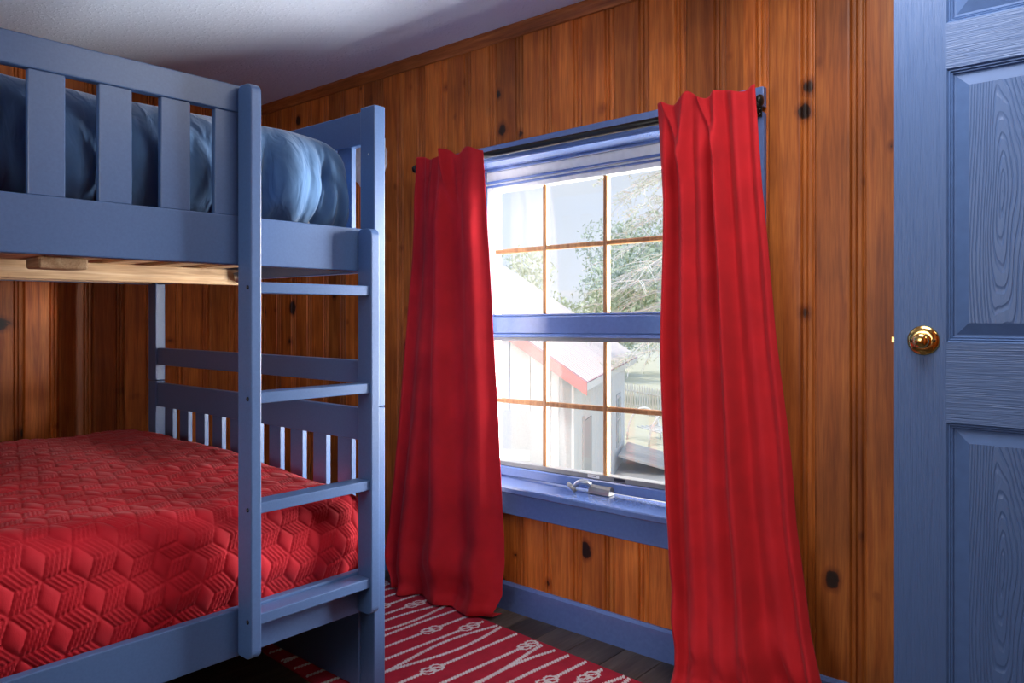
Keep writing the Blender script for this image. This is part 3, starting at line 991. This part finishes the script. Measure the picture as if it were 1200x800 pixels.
# ------------------------------------------------------------------ curtain rod and curtains
RY = 2.117
rod = empty('curtain_rod', (-1.63, RY, 1.70))
tag(rod, 'black metal curtain rod across the top of the window', 'curtain rod')
def rz(x): return 1.690 + 0.012 * (x + 2.35)
tube('rod', [(x, RY, rz(x)) for x in (-2.335, -1.9, -1.4, -0.905)], 0.0125, 'black_metal', rod, 14)
lathe('finial', [(0, -0.004), (0.0125, -0.004), (0.016, 0.0), (0.017, 0.008), (0.015, 0.016), (0.008, 0.021), (0, 0.022)], (-2.335, RY, rz(-2.335)), (-1, 0, 0), 'black_metal', rod, 16)
lathe('finial', [(0, -0.004), (0.0125, -0.004), (0.016, 0.0), (0.017, 0.006), (0.015, 0.010), (0.008, 0.013), (0, 0.014)], (-0.905, RY, rz(-0.905)), (1, 0, 0), 'black_metal', rod, 16)
for bx in (-2.245, -0.925):
    bk = box('bracket', bx - 0.012, bx + 0.012, 2.158, 2.1625, rz(bx) - 0.035, rz(bx) + 0.020, 'black_metal', rod, 0.001, 1)
    box('bracket_arm', bx - 0.004, bx + 0.004, RY - 0.004, 2.158, rz(bx) - 0.022, rz(bx) - 0.012, 'black_metal', bk, 0.001, 1)
    for dz in (-0.026, -0.012, 0.004):
        lathe('screw', [(0, 0), (0.003, 0), (0.0025, 0.001), (0, 0.0013)], (bx + 0.006, 2.158, rz(bx) + dz), (0, -1, 0), 'steel', bk, 8)

def curtain(label, zt, tab, ridges, ymean, extra, top_fn, puddle, toe, seed, pleats):
    ns, nt_ = 220, 240
    s = np.linspace(0, 1, ns)[None, :].repeat(nt_, 0)
    L = zt + extra
    t_ = np.linspace(0, 1, nt_)[:, None].repeat(ns, 1)
    a = t_ * L
    a1 = zt - 0.10
    bq = np.clip(a - a1, 0, None)
    zz = np.where(a < a1, zt - a, np.interp(bq, [p[0] for p in puddle], [p[2] for p in puddle]))
    yo = np.where(a < a1, 0, np.interp(bq, [p[0] for p in puddle], [p[1] for p in puddle]))
    zk = [r[0] for r in tab][::-1]
    xl = np.interp(zz, zk, [r[1] for r in tab][::-1])
    xr = np.interp(zz, zk, [r[2] for r in tab][::-1])
    hang = np.clip(a / a1, 0, 1)
    X = xl + (xr - xl) * s
    F_ = np.zeros_like(s)
    for (c0, cm, c1, w0, w1, amp0, ampm, amp1) in ridges:
        c = np.interp(hang, [0, 0.5, 1], [c0, cm, c1]) + 0.022 * vnoise(hang * 3 + c0 * 9, c0 * 30 + hang * 0, seed)
        wd_ = 0.84 * (w0 + (w1 - w0) * hang)
        # steeper on one flank than on the other, like cloth that hangs
        ds = (s - c) / wd_
        ds = np.where(ds > 0, ds * 1.35, ds * 0.85)
        F_ = F_ + np.interp(hang, [0, 0.5, 1], [amp0, ampm, amp1]) * np.exp(-np.abs(ds) ** 2.2)
    # pinched header pleats fading out downwards
    top = 1 - sstep(0.02, 0.26, a)
    for (c0, c1, w0, amp) in pleats:
        c = c0 + (c1 - c0) * np.clip(a / 0.20, 0, 1)
        F_ = F_ + top ** 0.7 * amp * np.exp(-np.abs((s - c) / w0) ** 2)
    F_ = F_ * (0.75 + 0.85 * sstep(0.0, 0.30, a))
    F_ = F_ + 0.028 * np.exp(-((zz - 0.13) / 0.09) ** 2) * (0.6 + 1.2 * np.abs(vnoise(s * 6, a * 0 + 1.5, seed + 2)))
    # stitched line under the header
    F_ = F_ - 0.0030 * np.exp(-((a - 0.082) / 0.004) ** 2) 
    F_ = F_ + 0.006 * vnoise(s * 7, a * 3.5, seed + 1) + 0.0035 * vnoise(s * 16 + a * 3, a * 7, seed + 2)
    low = sstep(zt - 0.45, zt - 0.02, a)
    F_ = F_ + low * (0.042 * vnoise(s * 5 + 2 * a, a * 6, seed + 3) + 0.024 * vnoise(s * 11 - 4 * a, a * 13, seed + 4))
    Y = ymean - F_ + yo * (1 + 0.8 * vnoise(s * 6, a * 0 + 3, seed + 5))
    Z = zz + 0.03 * low * np.clip(zz / 0.08, 0, 1) * vnoise(s * 7, a * 5, seed + 6)
    Z = Z + top_fn(s) * np.clip(1 - a / 0.10, 0, 1)
    # toe: cloth kicked out at the lower corner
    X = X + toe * sstep(0.75, 1.0, s) * sstep(zt - 0.10, zt + 0.02, a)
    X = X + 0.008 * vnoise(a * 3, s * 3, seed + 7) * np.clip(a, 0, 1)
    Y = np.minimum(Y, np.where(zz > 0.36, 2.110, 2.150))
    Y = np.where(a < 0.06, np.minimum(Y, 2.100), Y)
    Y = np.maximum(Y, 1.955)
    Z = np.maximum(Z, 0.010)
    o = grid_mesh('curtain', X, Y, Z, 'curtain_red', None, (float(np.mean(X[-1])), ymean, 0.0), flip=True)
    md = o.modifiers.new('thickness', 'SOLIDIFY')
    md.thickness = 0.0012
    md.offset = -1
    for mm in ('curtain_lining', 'curtain_red', 'curtain_red'):
        o.data.materials.append(MATS[mm])
    rows = np.repeat(np.arange(nt_ - 1), ns - 1)
    o.data.polygons.foreach_set('material_index', np.where(rows > int(nt_ * 0.86), 2, 0).astype(np.int32))
    md.material_offset = 1
    md.material_offset_rim = 0
    tag(o, label, 'curtain', 'red window curtains')
    return o

puddleL = [(0, 0, 0.10), (0.05, -0.012, 0.055), (0.085, -0.030, 0.028), (0.12, -0.034, 0.012), (0.16, -0.01, 0.011), (0.24, 0.04, 0.011)]
curtain('red curtain hanging left of the window beside the bunk bed', 1.715,
        [(1.715, -2.319, -1.955), (1.33, -2.339, -1.920), (0.83, -2.391, -1.890), (0.40, -2.430, -1.862), (0.20, -2.455, -1.845), (0.09, -2.44, -1.840), (0.03, -2.40, -1.865), (0.0, -2.40, -1.88)],
        [(0.05, 0.05, 0.04, 0.05, 0.05, 0.012, 0.020, 0.030), (0.30, 0.26, 0.20, 0.11, 0.11, 0.014, 0.026, 0.045), (0.50, 0.49, 0.52, 0.10, 0.15, 0.046, 0.044, 0.050), (0.86, 0.84, 0.84, 0.16, 0.13, 0.032, 0.028, 0.030)],
        2.100, 0.12, lambda s: 0.010 * np.sin(s * 17) + 0.012 * np.exp(-((s - 0.55) / 0.07) ** 2) + 0.004, puddleL, 0.0, 1,
        [(0.05, 0.05, 0.03, 0.012), (0.17, 0.2, 0.03, 0.010), (0.30, 0.28, 0.04, 0.012), (0.50, 0.60, 0.03, 0.030), (0.62, 0.70, 0.05, 0.010)])
puddleR = [(0, 0, 0.10), (0.05, -0.012, 0.055), (0.085, -0.030, 0.028), (0.12, -0.034, 0.012), (0.16, -0.01, 0.011), (0.24, 0.04, 0.011)]
curtain('red curtain hanging right of the window near the blue door', 1.742,
        [(1.742, -1.217, -0.905), (1.45, -1.197, -0.882), (1.02, -1.196, -0.838), (0.53, -1.181, -0.785), (0.25, -1.165, -0.740), (0.10, -1.148, -0.700), (0.0, -1.14, -0.69)],
        [(0.08, 0.06, 0.05, 0.07, 0.05, 0.024, 0.030, 0.022), (0.30, 0.28, 0.22, 0.09, 0.09, 0.038, 0.042, 0.026), (0.47, 0.44, 0.40, 0.09, 0.13, 0.034, 0.026, 0.034), (0.64, 0.62, 0.60, 0.06, 0.09, 0.046, 0.044, 0.048), (0.82, 0.82, 0.82, 0.08, 0.10, 0.026, 0.018, 0.020), (0.97, 0.96, 0.96, 0.05, 0.05, 0.010, 0.014, 0.024)],
        2.098, 0.12, lambda s: 0.008 * np.sin(s * 19 + 1) + 0.010 * np.exp(-((s - 0.38) / 0.06) ** 2), puddleR, 0.02, 4,
        [(0.10, 0.30, 0.035, 0.024), (0.36, 0.28, 0.05, 0.028), (0.55, 0.52, 0.05, 0.014), (0.48, 0.66, 0.03, 0.020), (0.80, 0.80, 0.05, 0.010)])

# ------------------------------------------------------------------ pale ornament on the wall behind the tall bed post
orn = []
for i in range(28):
    th = 2 * PI * i / 28
    r_ = 0.118 + 0.006 * (i % 2) + (0.012 if 0.5 < th < 1.3 else 0)
    orn.append((r_ * math.cos(th), r_ * math.sin(th)))
oc = (-2.722, 1.782)
V, F = [], []
for (kf, dd) in ((1.0, 0.001), (0.98, 0.010), (0.6, 0.020), (0.2, 0.024)):
    V += [(oc[0] + x * kf, YW - dd - (0.003 if (i % 2 and 0.3 < kf < 1) else 0), oc[1] + z * kf) for i, (x, z) in enumerate(orn)]
for r_ in range(3):
    F += [(r_ * 28 + i, r_ * 28 + (i + 1) % 28, r_ * 28 + 28 + (i + 1) % 28, r_ * 28 + 28 + i) for i in range(28)]
F += [tuple(range(84, 112)), tuple(range(28))[::-1]]
tag(mk('wall_ornament', V, F, 'ornament'), 'small pale ornament on the pine wall, mostly hidden by the bed post', 'wall ornament')

# ------------------------------------------------------------------ rug
ra = math.atan(-0.065)
ux_, uy_ = Vector((math.cos(ra), math.sin(ra), 0)), Vector((-math.sin(ra), math.cos(ra), 0))
RC = Vector((-1.755, 2.034, 0)) - uy_ * 0.688          # a = 0, b = 0 on the near edge
def rp(a, b_, z): 
    p = RC + ux_ * a + uy_ * b_
    return (p.x, p.y, z)
RA0, RA1, RW = -0.93, 0.86, 0.688
rug = empty('rug', rp((RA0 + RA1) / 2, RW / 2, 0))
tag(rug, 'red flat rug with white knotted rope pattern under the window', 'rug')
nx_, ny_ = 60, 24
V, F = [], []
for j in range(ny_ + 1):
    for i in range(nx_ + 1):
        V.append(rp(RA0 + (RA1 - RA0) * i / nx_, RW * j / ny_, 0.0055))
for j in range(ny_):
    for i in range(nx_):
        q0 = j * (nx_ + 1) + i
        F.append((q0, q0 + 1, q0 + nx_ + 2, q0 + nx_ + 1))
nb = len(V)
cs = [(RA0, 0), (RA1, 0), (RA1, RW), (RA0, RW)]
V += [rp(a, b_, 0.0055) for a, b_ in cs] + [rp(a, b_, 0.0008) for a, b_ in cs]
F += [(nb + i, nb + 4 + i, nb + 4 + (i + 1) % 4, nb + (i + 1) % 4) for i in range(4)] + [(nb + 7, nb + 6, nb + 5, nb + 4)]
mk('rug_body', V, F, 'rug_red', rug)
def rope(path, wd_=0.0175, name='rope'):
    """woven rope motif: slanted lens-shaped strands laid side by side along a 2D path"""
    pts = [Vector(p) for p in path]
    seg = [0.0]
    for p, q_ in zip(pts[:-1], pts[1:]):
        seg.append(seg[-1] + (q_ - p).length)
    tot = seg[-1]
    def at(d):
        for i in range(len(pts) - 1):
            if d <= seg[i + 1] or i == len(pts) - 2:
                f_ = (d - seg[i]) / max(seg[i + 1] - seg[i], 1e-6)
                return pts[i].lerp(pts[i + 1], f_), (pts[i + 1] - pts[i]).normalized()
    V, F = [], []
    d = 0.005
    while d < tot - 0.004:
        c, t_ = at(d)
        n_ = Vector((-t_.y, t_.x))
        h = wd_ / 2
        lw = 0.0044
        shape = [(-0.0075, -h), (-0.0075 + lw * 1.5, -h * 0.85), (0.002 + lw, 0.0), (0.0075 + 0.001, h), (0.0075 - lw * 1.5, h * 0.85), (-0.002 - lw, 0.0)]
        k0 = len(V)
        for (sa, sn) in shape:
            p = c + t_ * sa + n_ * sn
            V.append(rp(p.x, p.y, 0.0058))
        V.append(rp(c.x, c.y, 0.0066))
        for i in range(6):
            F.append((k0 + i, k0 + (i + 1) % 6, k0 + 6))
        d += 0.0118
    return mk(name, V, F, 'rug_rope', rug)
def wobble(a0, a1, b0, b1, amp, ph, nseg=16):
    return [(a0 + (a1 - a0) * i / nseg + amp * math.sin(ph + 2 * PI * i / nseg), b0 + (b1 - b0) * i / nseg) for i in range(nseg + 1)]
def knot(a, b_):
    """knot of two interlocked loops"""
    for off in (-0.017, 0.017):
        pth = []
        for i in range(21):
            th = 2 * PI * i / 20
            pth.append((a + 0.021 * math.cos(th), b_ + off + 0.021 * math.sin(th)))
        rope(pth, 0.0120, 'rope_knot')
    rope([(a - 0.010, b_ - 0.034), (a + 0.006, b_ - 0.010), (a - 0.006, b_ + 0.010), (a + 0.010, b_ + 0.034)], 0.0120, 'rope_knot')
b_lo, b_hi = 0.006, RW - 0.006
# rope columns: offset along the rug of each rope (from the measured pitch of about 72 mm)
base = -0.155
pat = ['knot', 'knot_far', 'pair', 'knot_near', 'plain_knot', 'twist', 'plain', 'knot', 'knot_far', 'pair2', 'plain']
spot = [-0.205, -0.130, -0.060, 0.030, 0.120, 0.190, 0.265, 0.335, 0.405, 0.490, 0.560]
per = spot[-1] - spot[0] + 0.075
allc = []
for rep in (-2, -1, 0, 1):
    for kind, a in zip(pat, spot):
        a_ = a + rep * per
        if RA0 + 0.02 < a_ < RA1 - 0.02:
            allc.append((kind, a_))
for kind, a in allc:
    if kind in ('pair', 'pair2'):
        rope(wobble(a - 0.016, a - 0.016, b_lo, b_hi, 0.020, 0.4))
        rope(wobble(a + 0.018, a + 0.018, b_lo, b_hi, -0.020, 0.4))
    elif kind == 'twist':
        rope(wobble(a - 0.006, a + 0.022, b_lo, b_hi, 0.017, 0.0, 24))
        rope([(p[0], p[1]) for p in wobble(a - 0.006, a - 0.022, b_lo, b_hi, -0.017, 1.2, 24)])
    elif kind in ('plain',):
        rope(wobble(a, a, b_lo, b_hi, 0.004, 0.3))
    else:
        kb = {'knot': 0.495, 'knot_far': 0.605, 'knot_near': 0.305, 'plain_knot': 0.655}[kind]
        rope([(a, b_lo), (a, kb - 0.034)])
        if kb < 0.62:
            rope([(a, kb + 0.034), (a, b_hi)])
        knot(a, min(kb, b_hi - 0.042))

# ------------------------------------------------------------------ outdoors
GZ = -3.06
gr = mk('ground', [(-90, 2.6, GZ), (40, 2.6, GZ), (40, 110, GZ), (-90, 110, GZ)], [(0, 1, 2, 3)], 'dry_grass')
tag(gr, 'pale dry grass of the yard outside', kind='structure')
bp, be, bgv = Vector((-8.12, 11.48, 0)), Vector((-0.4348, 0.9005, 0)), Vector((-0.9005, -0.4348, 0))
def T(a, b_, z):
    p = bp + be * a + bgv * b_
    return (p.x, p.y, z)
barn = empty('barn', T(4, 4, GZ))
tag(barn, 'white board barn with a red ribbed metal roof seen through the window', 'barn')
def bbox(name, a0, a1, b0, b1, z0, z1, mat, parent=None):
    V = [T(a, b_, z) for z in (z0, z1) for (a, b_) in ((a0, b0), (a1, b0), (a1, b1), (a0, b1))]
    F = [(0, 1, 2, 3), (7, 6, 5, 4), (0, 4, 5, 1), (1, 5, 6, 2), (2, 6, 7, 3), (3, 7, 4, 0)]
    return mk(name, V, F, mat, parent or barn)
EZ, PT = -0.15, 0.67
def roof_z(b_): return EZ + PT * (b_ if b_ < 4 else 8 - b_)
# side wall boards
nbd = 21
for i in range(nbd):
    a0 = 0.35 + i * 0.40; a1 = min(a0 + 0.385, 8.6)
    bbox('wall_board', a0, a1, 0.35, 0.39, GZ, roof_z(0.35) - 0.02, 'barn_white')
# gable boards, cut along the roof slope
b_ = 0.35
while b_ < 7.6:
    b1 = min(b_ + 0.385, 7.65)
    V = []
    for a in (0.35, 0.39):
        V += [T(a, b_, GZ), T(a, b1, GZ), T(a, b1, roof_z(b1) - 0.03), T(a, b_, roof_z(b_) - 0.03)]
    mk('gable_board', V, [(0, 1, 2, 3), (7, 6, 5, 4), (0, 4, 5, 1), (1, 5, 6, 2), (2, 6, 7, 3), (3, 7, 4, 0)], 'barn_white', barn)
    b_ += 0.40
bbox('inner_wall', 0.395, 8.55, 0.395, 7.6, GZ, -0.2, 'barn_white')
bbox('corner_trim', 0.30, 0.52, 0.30, 0.345, GZ, roof_z(0.3) - 0.03, 'barn_white')
bbox('corner_trim', 0.30, 0.345, 0.345, 0.58, GZ, roof_z(0.35) - 0.03, 'barn_grey')
# roof panels with standing ribs
for side in (0, 1):
    for i in range(11):
        a0 = i * 0.81; a1 = a0 + 0.80
        V, F = [], []
        nr = 16
        bA, bB = (0.0, 4.0) if side == 0 else (8.0, 4.0)
        for j in range(nr + 1):
            a = a0 + (a1 - a0) * j / nr
            dz = 0.030 if j % 4 == 2 else 0.0
            V += [T(a, bA, EZ + dz + 0.02), T(a, bB, EZ + PT * 4 + dz + 0.02)]
        for j in range(nr):
            F.append((2 * j, 2 * j + 1, 2 * j + 3, 2 * j + 2))
        rpn = mk('roof_panel', V, F, 'barn_roof', barn, flip=(side == 1))
        for j in range(2, nr, 4):
            a = a0 + (a1 - a0) * j / nr
            V = [T(a + q_[0], q_[1], q_[2]) for q_ in ((-0.016, bA, EZ + 0.04), (0.016, bA, EZ + 0.04), (0.016, bB, EZ + PT * 4 + 0.04), (-0.016, bB, EZ + PT * 4 + 0.04),
                                                       (-0.012, bA, EZ + 0.065), (0.012, bA, EZ + 0.065), (0.012, bB, EZ + PT * 4 + 0.065), (-0.012, bB, EZ + PT * 4 + 0.065))]
            mk('rib', V, [(3, 2, 1, 0), (4, 5, 6, 7), (0, 1, 5, 4), (1, 2, 6, 5), (2, 3, 7, 6), (3, 0, 4, 7)], 'garden_white', rpn)  # ribs coloured white to stand for shine on the metal seams
for (bA, bB) in ((0.0, 4.0), (8.0, 4.0)):
    V = []
    for a in (-0.06, 0.0):
        for q_ in ((bA, 0.03), (bB, 0.03), (bB, -0.20), (bA, -0.20)):
            V.append(T(a, q_[0], (EZ if q_[0] in (0.0, 8.0) else EZ + PT * 4) + q_[1]))
    mk('rake_board', V, [(0, 1, 2, 3), (7, 6, 5, 4), (0, 4, 5, 1), (1, 5, 6, 2), (2, 6, 7, 3), (3, 7, 4, 0)], 'barn_rake', barn)
    V2 = []
    for a in (0.0, 0.34):
        for q_ in ((bA, -0.02), (bB, -0.02), (bB, -0.14), (bA, -0.14)):
            V2.append(T(a, q_[0], (EZ if q_[0] in (0.0, 8.0) else EZ + PT * 4) + q_[1]))
    mk('soffit', V2, [(0, 1, 2, 3), (7, 6, 5, 4), (0, 4, 5, 1), (1, 5, 6, 2), (2, 6, 7, 3), (3, 7, 4, 0)], 'barn_trim', barn)
bbox('eave_board', 0.0, 8.9, 0.0, 0.05, EZ - 0.12, EZ + 0.015, 'barn_white')
dw = bbox('door', 1.65, 2.55, 0.325, 0.352, GZ + 0.1, -1.05, 'barn_grey')
bbox('door_frame', 1.45, 1.65, 0.32, 0.352, GZ + 0.1, -0.95, 'barn_trim', dw)
wn = bbox('window', 6.75, 7.60, 0.325, 0.352, -2.45, -1.03, 'barn_trim')
bbox('pane', 6.88, 7.48, 0.315, 0.325, -2.33, -1.72, 'barn_glass', wn)
bbox('pane', 6.88, 7.48, 0.315, 0.325, -1.66, -1.14, 'barn_glass', wn)
gd = bbox('garage_door', 0.32, 0.352, 0.88, 3.4, GZ, -0.70, 'barn_grey')
bbox('garage_panel', 0.312, 0.322, 1.15, 1.80, -1.65, -1.45, 'garden_white', gd)

# ramp beside the barn
rm = empty('ramp', T(7.4, -1.0, GZ))
tag(rm, 'pale plank ramp beside the barn wall', 'ramp')
for i in range(6):
    a0 = 6.4 + 0.36 * i
    V = []
    for z in (0.0, 0.06):
        V += [T(a0, -1.6, GZ + 0.02 + z), T(a0 + 0.34, -1.6, GZ + 0.02 + z), T(a0 + 0.34, 0.25, GZ + 0.45 + z), T(a0, 0.25, GZ + 0.45 + z)]
    mk('plank', V, [(3, 2, 1, 0), (4, 5, 6, 7), (0, 1, 5, 4), (1, 2, 6, 5), (2, 3, 7, 6), (3, 0, 4, 7)], 'path_grey', rm)
tag(mk('path', [(-12.5, 14.2, GZ + 0.01), (-6.5, 14.2, GZ + 0.01), (-9.5, 19.0, GZ + 0.01), (-12.2, 19.0, GZ + 0.01)], [(0, 1, 2, 3)], 'path_grey'), 'grey gravel path in front of the ramp', kind='structure')

# picket fence
fc = empty('picket_fence', (-15.5, 27.2, GZ))
tag(fc, 'pale picket fence at the back of the yard', 'fence')
fa, fb = Vector((-21.0, 30.4, GZ)), Vector((-9.5, 23.6, GZ))
fd = (fb - fa).normalized()
fn = Vector((-fd.y, fd.x, 0))
pk = None
nP = 62
for i in range(nP):
    c = fa.lerp(fb, i / (nP - 1))
    hw_, th_ = fd * 0.045, fn * 0.012
    if pk is None:
        base_ = [c - hw_ - th_, c + hw_ - th_, c + hw_ + th_, c - hw_ + th_]
        V = [tuple(p) for p in base_] + [tuple(p + Vector((0, 0, 1.10))) for p in base_] + [tuple(c - th_ + Vector((0, 0, 1.22))), tuple(c + th_ + Vector((0, 0, 1.22)))]
        F = [(3, 2, 1, 0), (0, 1, 5, 4), (1, 2, 6, 5), (2, 3, 7, 6), (3, 0, 4, 7), (4, 5, 8), (6, 7, 9), (5, 6, 9, 8), (7, 4, 8, 9)]
        pk = mk('picket', V, F, 'fence_wood', fc, loc=tuple(c))
    else:
        like(pk, 'picket', fc, tuple(c))
for z in (0.3, 0.9):
    V, F = tube_geo([tuple(fa + fn * 0.05 + Vector((0, 0, z))), tuple(fb + fn * 0.05 + Vector((0, 0, z)))], 0.04, 4)
    mk('fence_rail', V, F, 'fence_wood', fc)

# white tubular garden arch bench
gb = empty('garden_bench', (-12.9, 22.2, GZ))
tag(gb, 'white tubular garden bench with arched arms before the picket fence', 'garden bench')
gc = Vector((-12.9, 22.2, GZ))
def gp(x, y, z): return tuple(gc + fd * x + fn * y + Vector((0, 0, z)))
for sx in (-0.75, 0.75):
    arc = [gp(sx + 0.15 * math.cos(th), -0.5 + 0.55 * math.cos(th) + 0.4, 0.02 + 1.05 * math.sin(th)) for th in [PI * i / 12 for i in range(13)]]
    tube('arm_tube', arc, 0.035, 'garden_white', gb, 6)
arc = [gp(0.85 * math.cos(th), 0.45, 0.35 + 0.85 * math.sin(th)) for th in [PI * i / 14 for i in range(15)]]
tube('back_tube', arc, 0.035, 'garden_white', gb, 6)
for i in range(5):
    tube('seat_slat', [gp(-0.75, -0.35 + 0.17 * i, 0.45), gp(0.75, -0.35 + 0.17 * i, 0.45)], 0.03, 'garden_white', gb, 6)
for i in range(3):
    tube('back_slat', [gp(-0.4 + 0.4 * i, 0.45, 0.45), gp(-0.4 + 0.4 * i, 0.45, 1.05)], 0.025, 'garden_white', gb, 6)

# trees
def leaves(name, centre, rad, count, size, mat, parent, sd, squash=0.8):
    g = np.random.default_rng(sd)
    nl = 9
    lobes = g.normal(size=(nl, 3)) * np.array(rad) * 0.48
    li = g.integers(0, nl, count)
    d = g.normal(size=(count, 3))
    d /= np.linalg.norm(d, axis=1, keepdims=True)
    p = np.array(centre) + lobes[li] + d * (g.random((count, 1)) ** 0.4) * np.array(rad) * 0.55
    a = g.normal(size=(count, 3)); a /= np.linalg.norm(a, axis=1, keepdims=True)
    b_ = np.cross(a, g.normal(size=(count, 3))); b_ /= np.linalg.norm(b_, axis=1, keepdims=True)
    s = size * (0.6 + 0.8 * g.random((count, 1)))
    V = np.stack([p - a * s, p - b_ * s * 0.45, p + a * s, p + b_ * s * 0.45], 1).reshape(-1, 3)
    F = [(4 * i, 4 * i + 1, 4 * i + 2, 4 * i + 3) for i in range(count)]
    return mk(name, V, F, mat, parent)
def leafy_tree(label, base_, h, rad, count, size, mat, sd):
    t_ = empty('leafy_tree', base_)
    tag(t_, label, 'tree', 'trees beyond the yard')
    x, y, z = base_
    tube('trunk', [(x, y, z), (x + 0.1, y, z + h * 0.35), (x - 0.05, y + 0.1, z + h * 0.75)], [0.22, 0.17, 0.07], 'bark_pale', t_, 7)
    g = random.Random(sd)
    for i in range(5):
        th = g.random() * 2 * PI
        tube('branch', [(x, y, z + h * (0.35 + 0.07 * i)), (x + math.cos(th) * rad[0] * 0.4, y + math.sin(th) * rad[1] * 0.4, z + h * (0.5 + 0.08 * i)), (x + math.cos(th) * rad[0] * 0.75, y + math.sin(th) * rad[1] * 0.75, z + h * (0.58 + 0.08 * i))], [0.09, 0.06, 0.02], 'bark_pale', t_, 5)
    leaves('foliage', (x, y, z + h * 0.68), rad, int(count * 2.6), size * 0.55, mat, t_, sd)
leafy_tree('bushy pale green tree rising behind the barn roof', (-25.5, 30.0, GZ), 6.2, (3.2, 3.2, 2.4), 2600, 0.24, 'leaf_pale', 3)
leafy_tree('grey-green tree just right of the pale tree behind the barn', (-27.5, 42.8, GZ), 8.8, (3.8, 3.8, 3.4), 2600, 0.24, 'leaf_grey', 4)
leafy_tree('mid green tree behind the white conifer branches', (-17.5, 31.5, GZ), 8.8, (3.2, 3.2, 3.2), 2800, 0.24, 'leaf_green', 5)
leafy_tree('green tree above the right end of the picket fence', (-13.0, 30.5, GZ), 7.6, (3.2, 3.0, 2.6), 2600, 0.24, 'leaf_green', 6)
leafy_tree('low pale tree beyond the picket fence', (-23.6, 50.0, GZ), 6.6, (5.0, 4.0, 2.6), 2200, 0.26, 'leaf_pale', 8)
leafy_tree('far tree at the left behind the barn ridge', (-35.5, 36.0, GZ), 6.8, (4.0, 3.6, 2.6), 2200, 0.28, 'leaf_grey', 9)

con = empty('conifer', (-8.3, 16.2, GZ))
tag(con, 'tall conifer with bare pale drooping branches outside the window', 'tree')
tx, ty = -8.3, 16.2
tube('trunk', [(tx, ty, GZ), (tx + 0.05, ty, 2.5), (tx, ty + 0.05, 8.5)], [0.24, 0.17, 0.05], 'bark_pale', con, 8)
g = random.Random(21)
needleV = []
for i in range(46):
    z = 0.2 + 6.6 * (i / 46.0) + g.uniform(-0.1, 0.1)
    th = g.uniform(0, 2 * PI) if i % 3 else g.uniform(PI * 0.8, PI * 1.5)
    L_ = g.uniform(1.8, 3.1) * (1.05 - 0.07 * z)
    pts, rd = [], []
    for k in range(8):
        f_ = k / 7.0
        pts.append((tx + math.cos(th) * L_ * f_, ty + math.sin(th) * L_ * f_, z + 0.35 * L_ * f_ - 0.55 * L_ * f_ ** 2 + 0.06 * g.uniform(-1, 1)))
        rd.append(0.030 * (1 - f_) + 0.008)
    V, F = tube_geo(pts, rd, 5)
    for k in range(2, 8):
        for sgn in (-1, 1):
            for rep in range(2):
                p0 = Vector(pts[k]) + Vector((g.uniform(-.1, .1), g.uniform(-.1, .1), 0))
                dr_ = Vector((math.cos(th + sgn * g.uniform(0.6, 1.2)), math.sin(th + sgn * g.uniform(0.6, 1.2)), g.uniform(-0.7, 0.1)))
                l2 = g.uniform(0.3, 0.75)
                tw = [tuple(p0), tuple(p0 + dr_ * l2 * 0.5), tuple(p0 + dr_ * l2 + Vector((0, 0, -0.16 * l2)))]
                v2, f2 = tube_geo(tw, [0.010, 0.008, 0.004], 3)
                o_ = len(V)
                V += v2
                F += [tuple(q_ + o_ for q_ in ff) for ff in f2]
                needleV.append(tw)
    mk('branch', V, F, 'bark_pale', con)
g2 = np.random.default_rng(5)
NV, NF = [], []
for tw in needleV:
    for j in range(10):
        f_ = g2.random()
        p = Vector(tw[0]).lerp(Vector(tw[2]), f_)
        a = Vector(g2.normal(size=3)).normalized() * 0.085
        b_ = a.cross(Vector(g2.normal(size=3))).normalized() * 0.010
        k0 = len(NV)
        NV += [tuple(p), tuple(p + a * 0.6 + b_), tuple(p + a), tuple(p + a * 0.6 - b_)]
        NF.append((k0, k0 + 1, k0 + 2, k0 + 3))
tag(mk('needles', NV, NF, 'leaf_pale', con), kind='stuff')
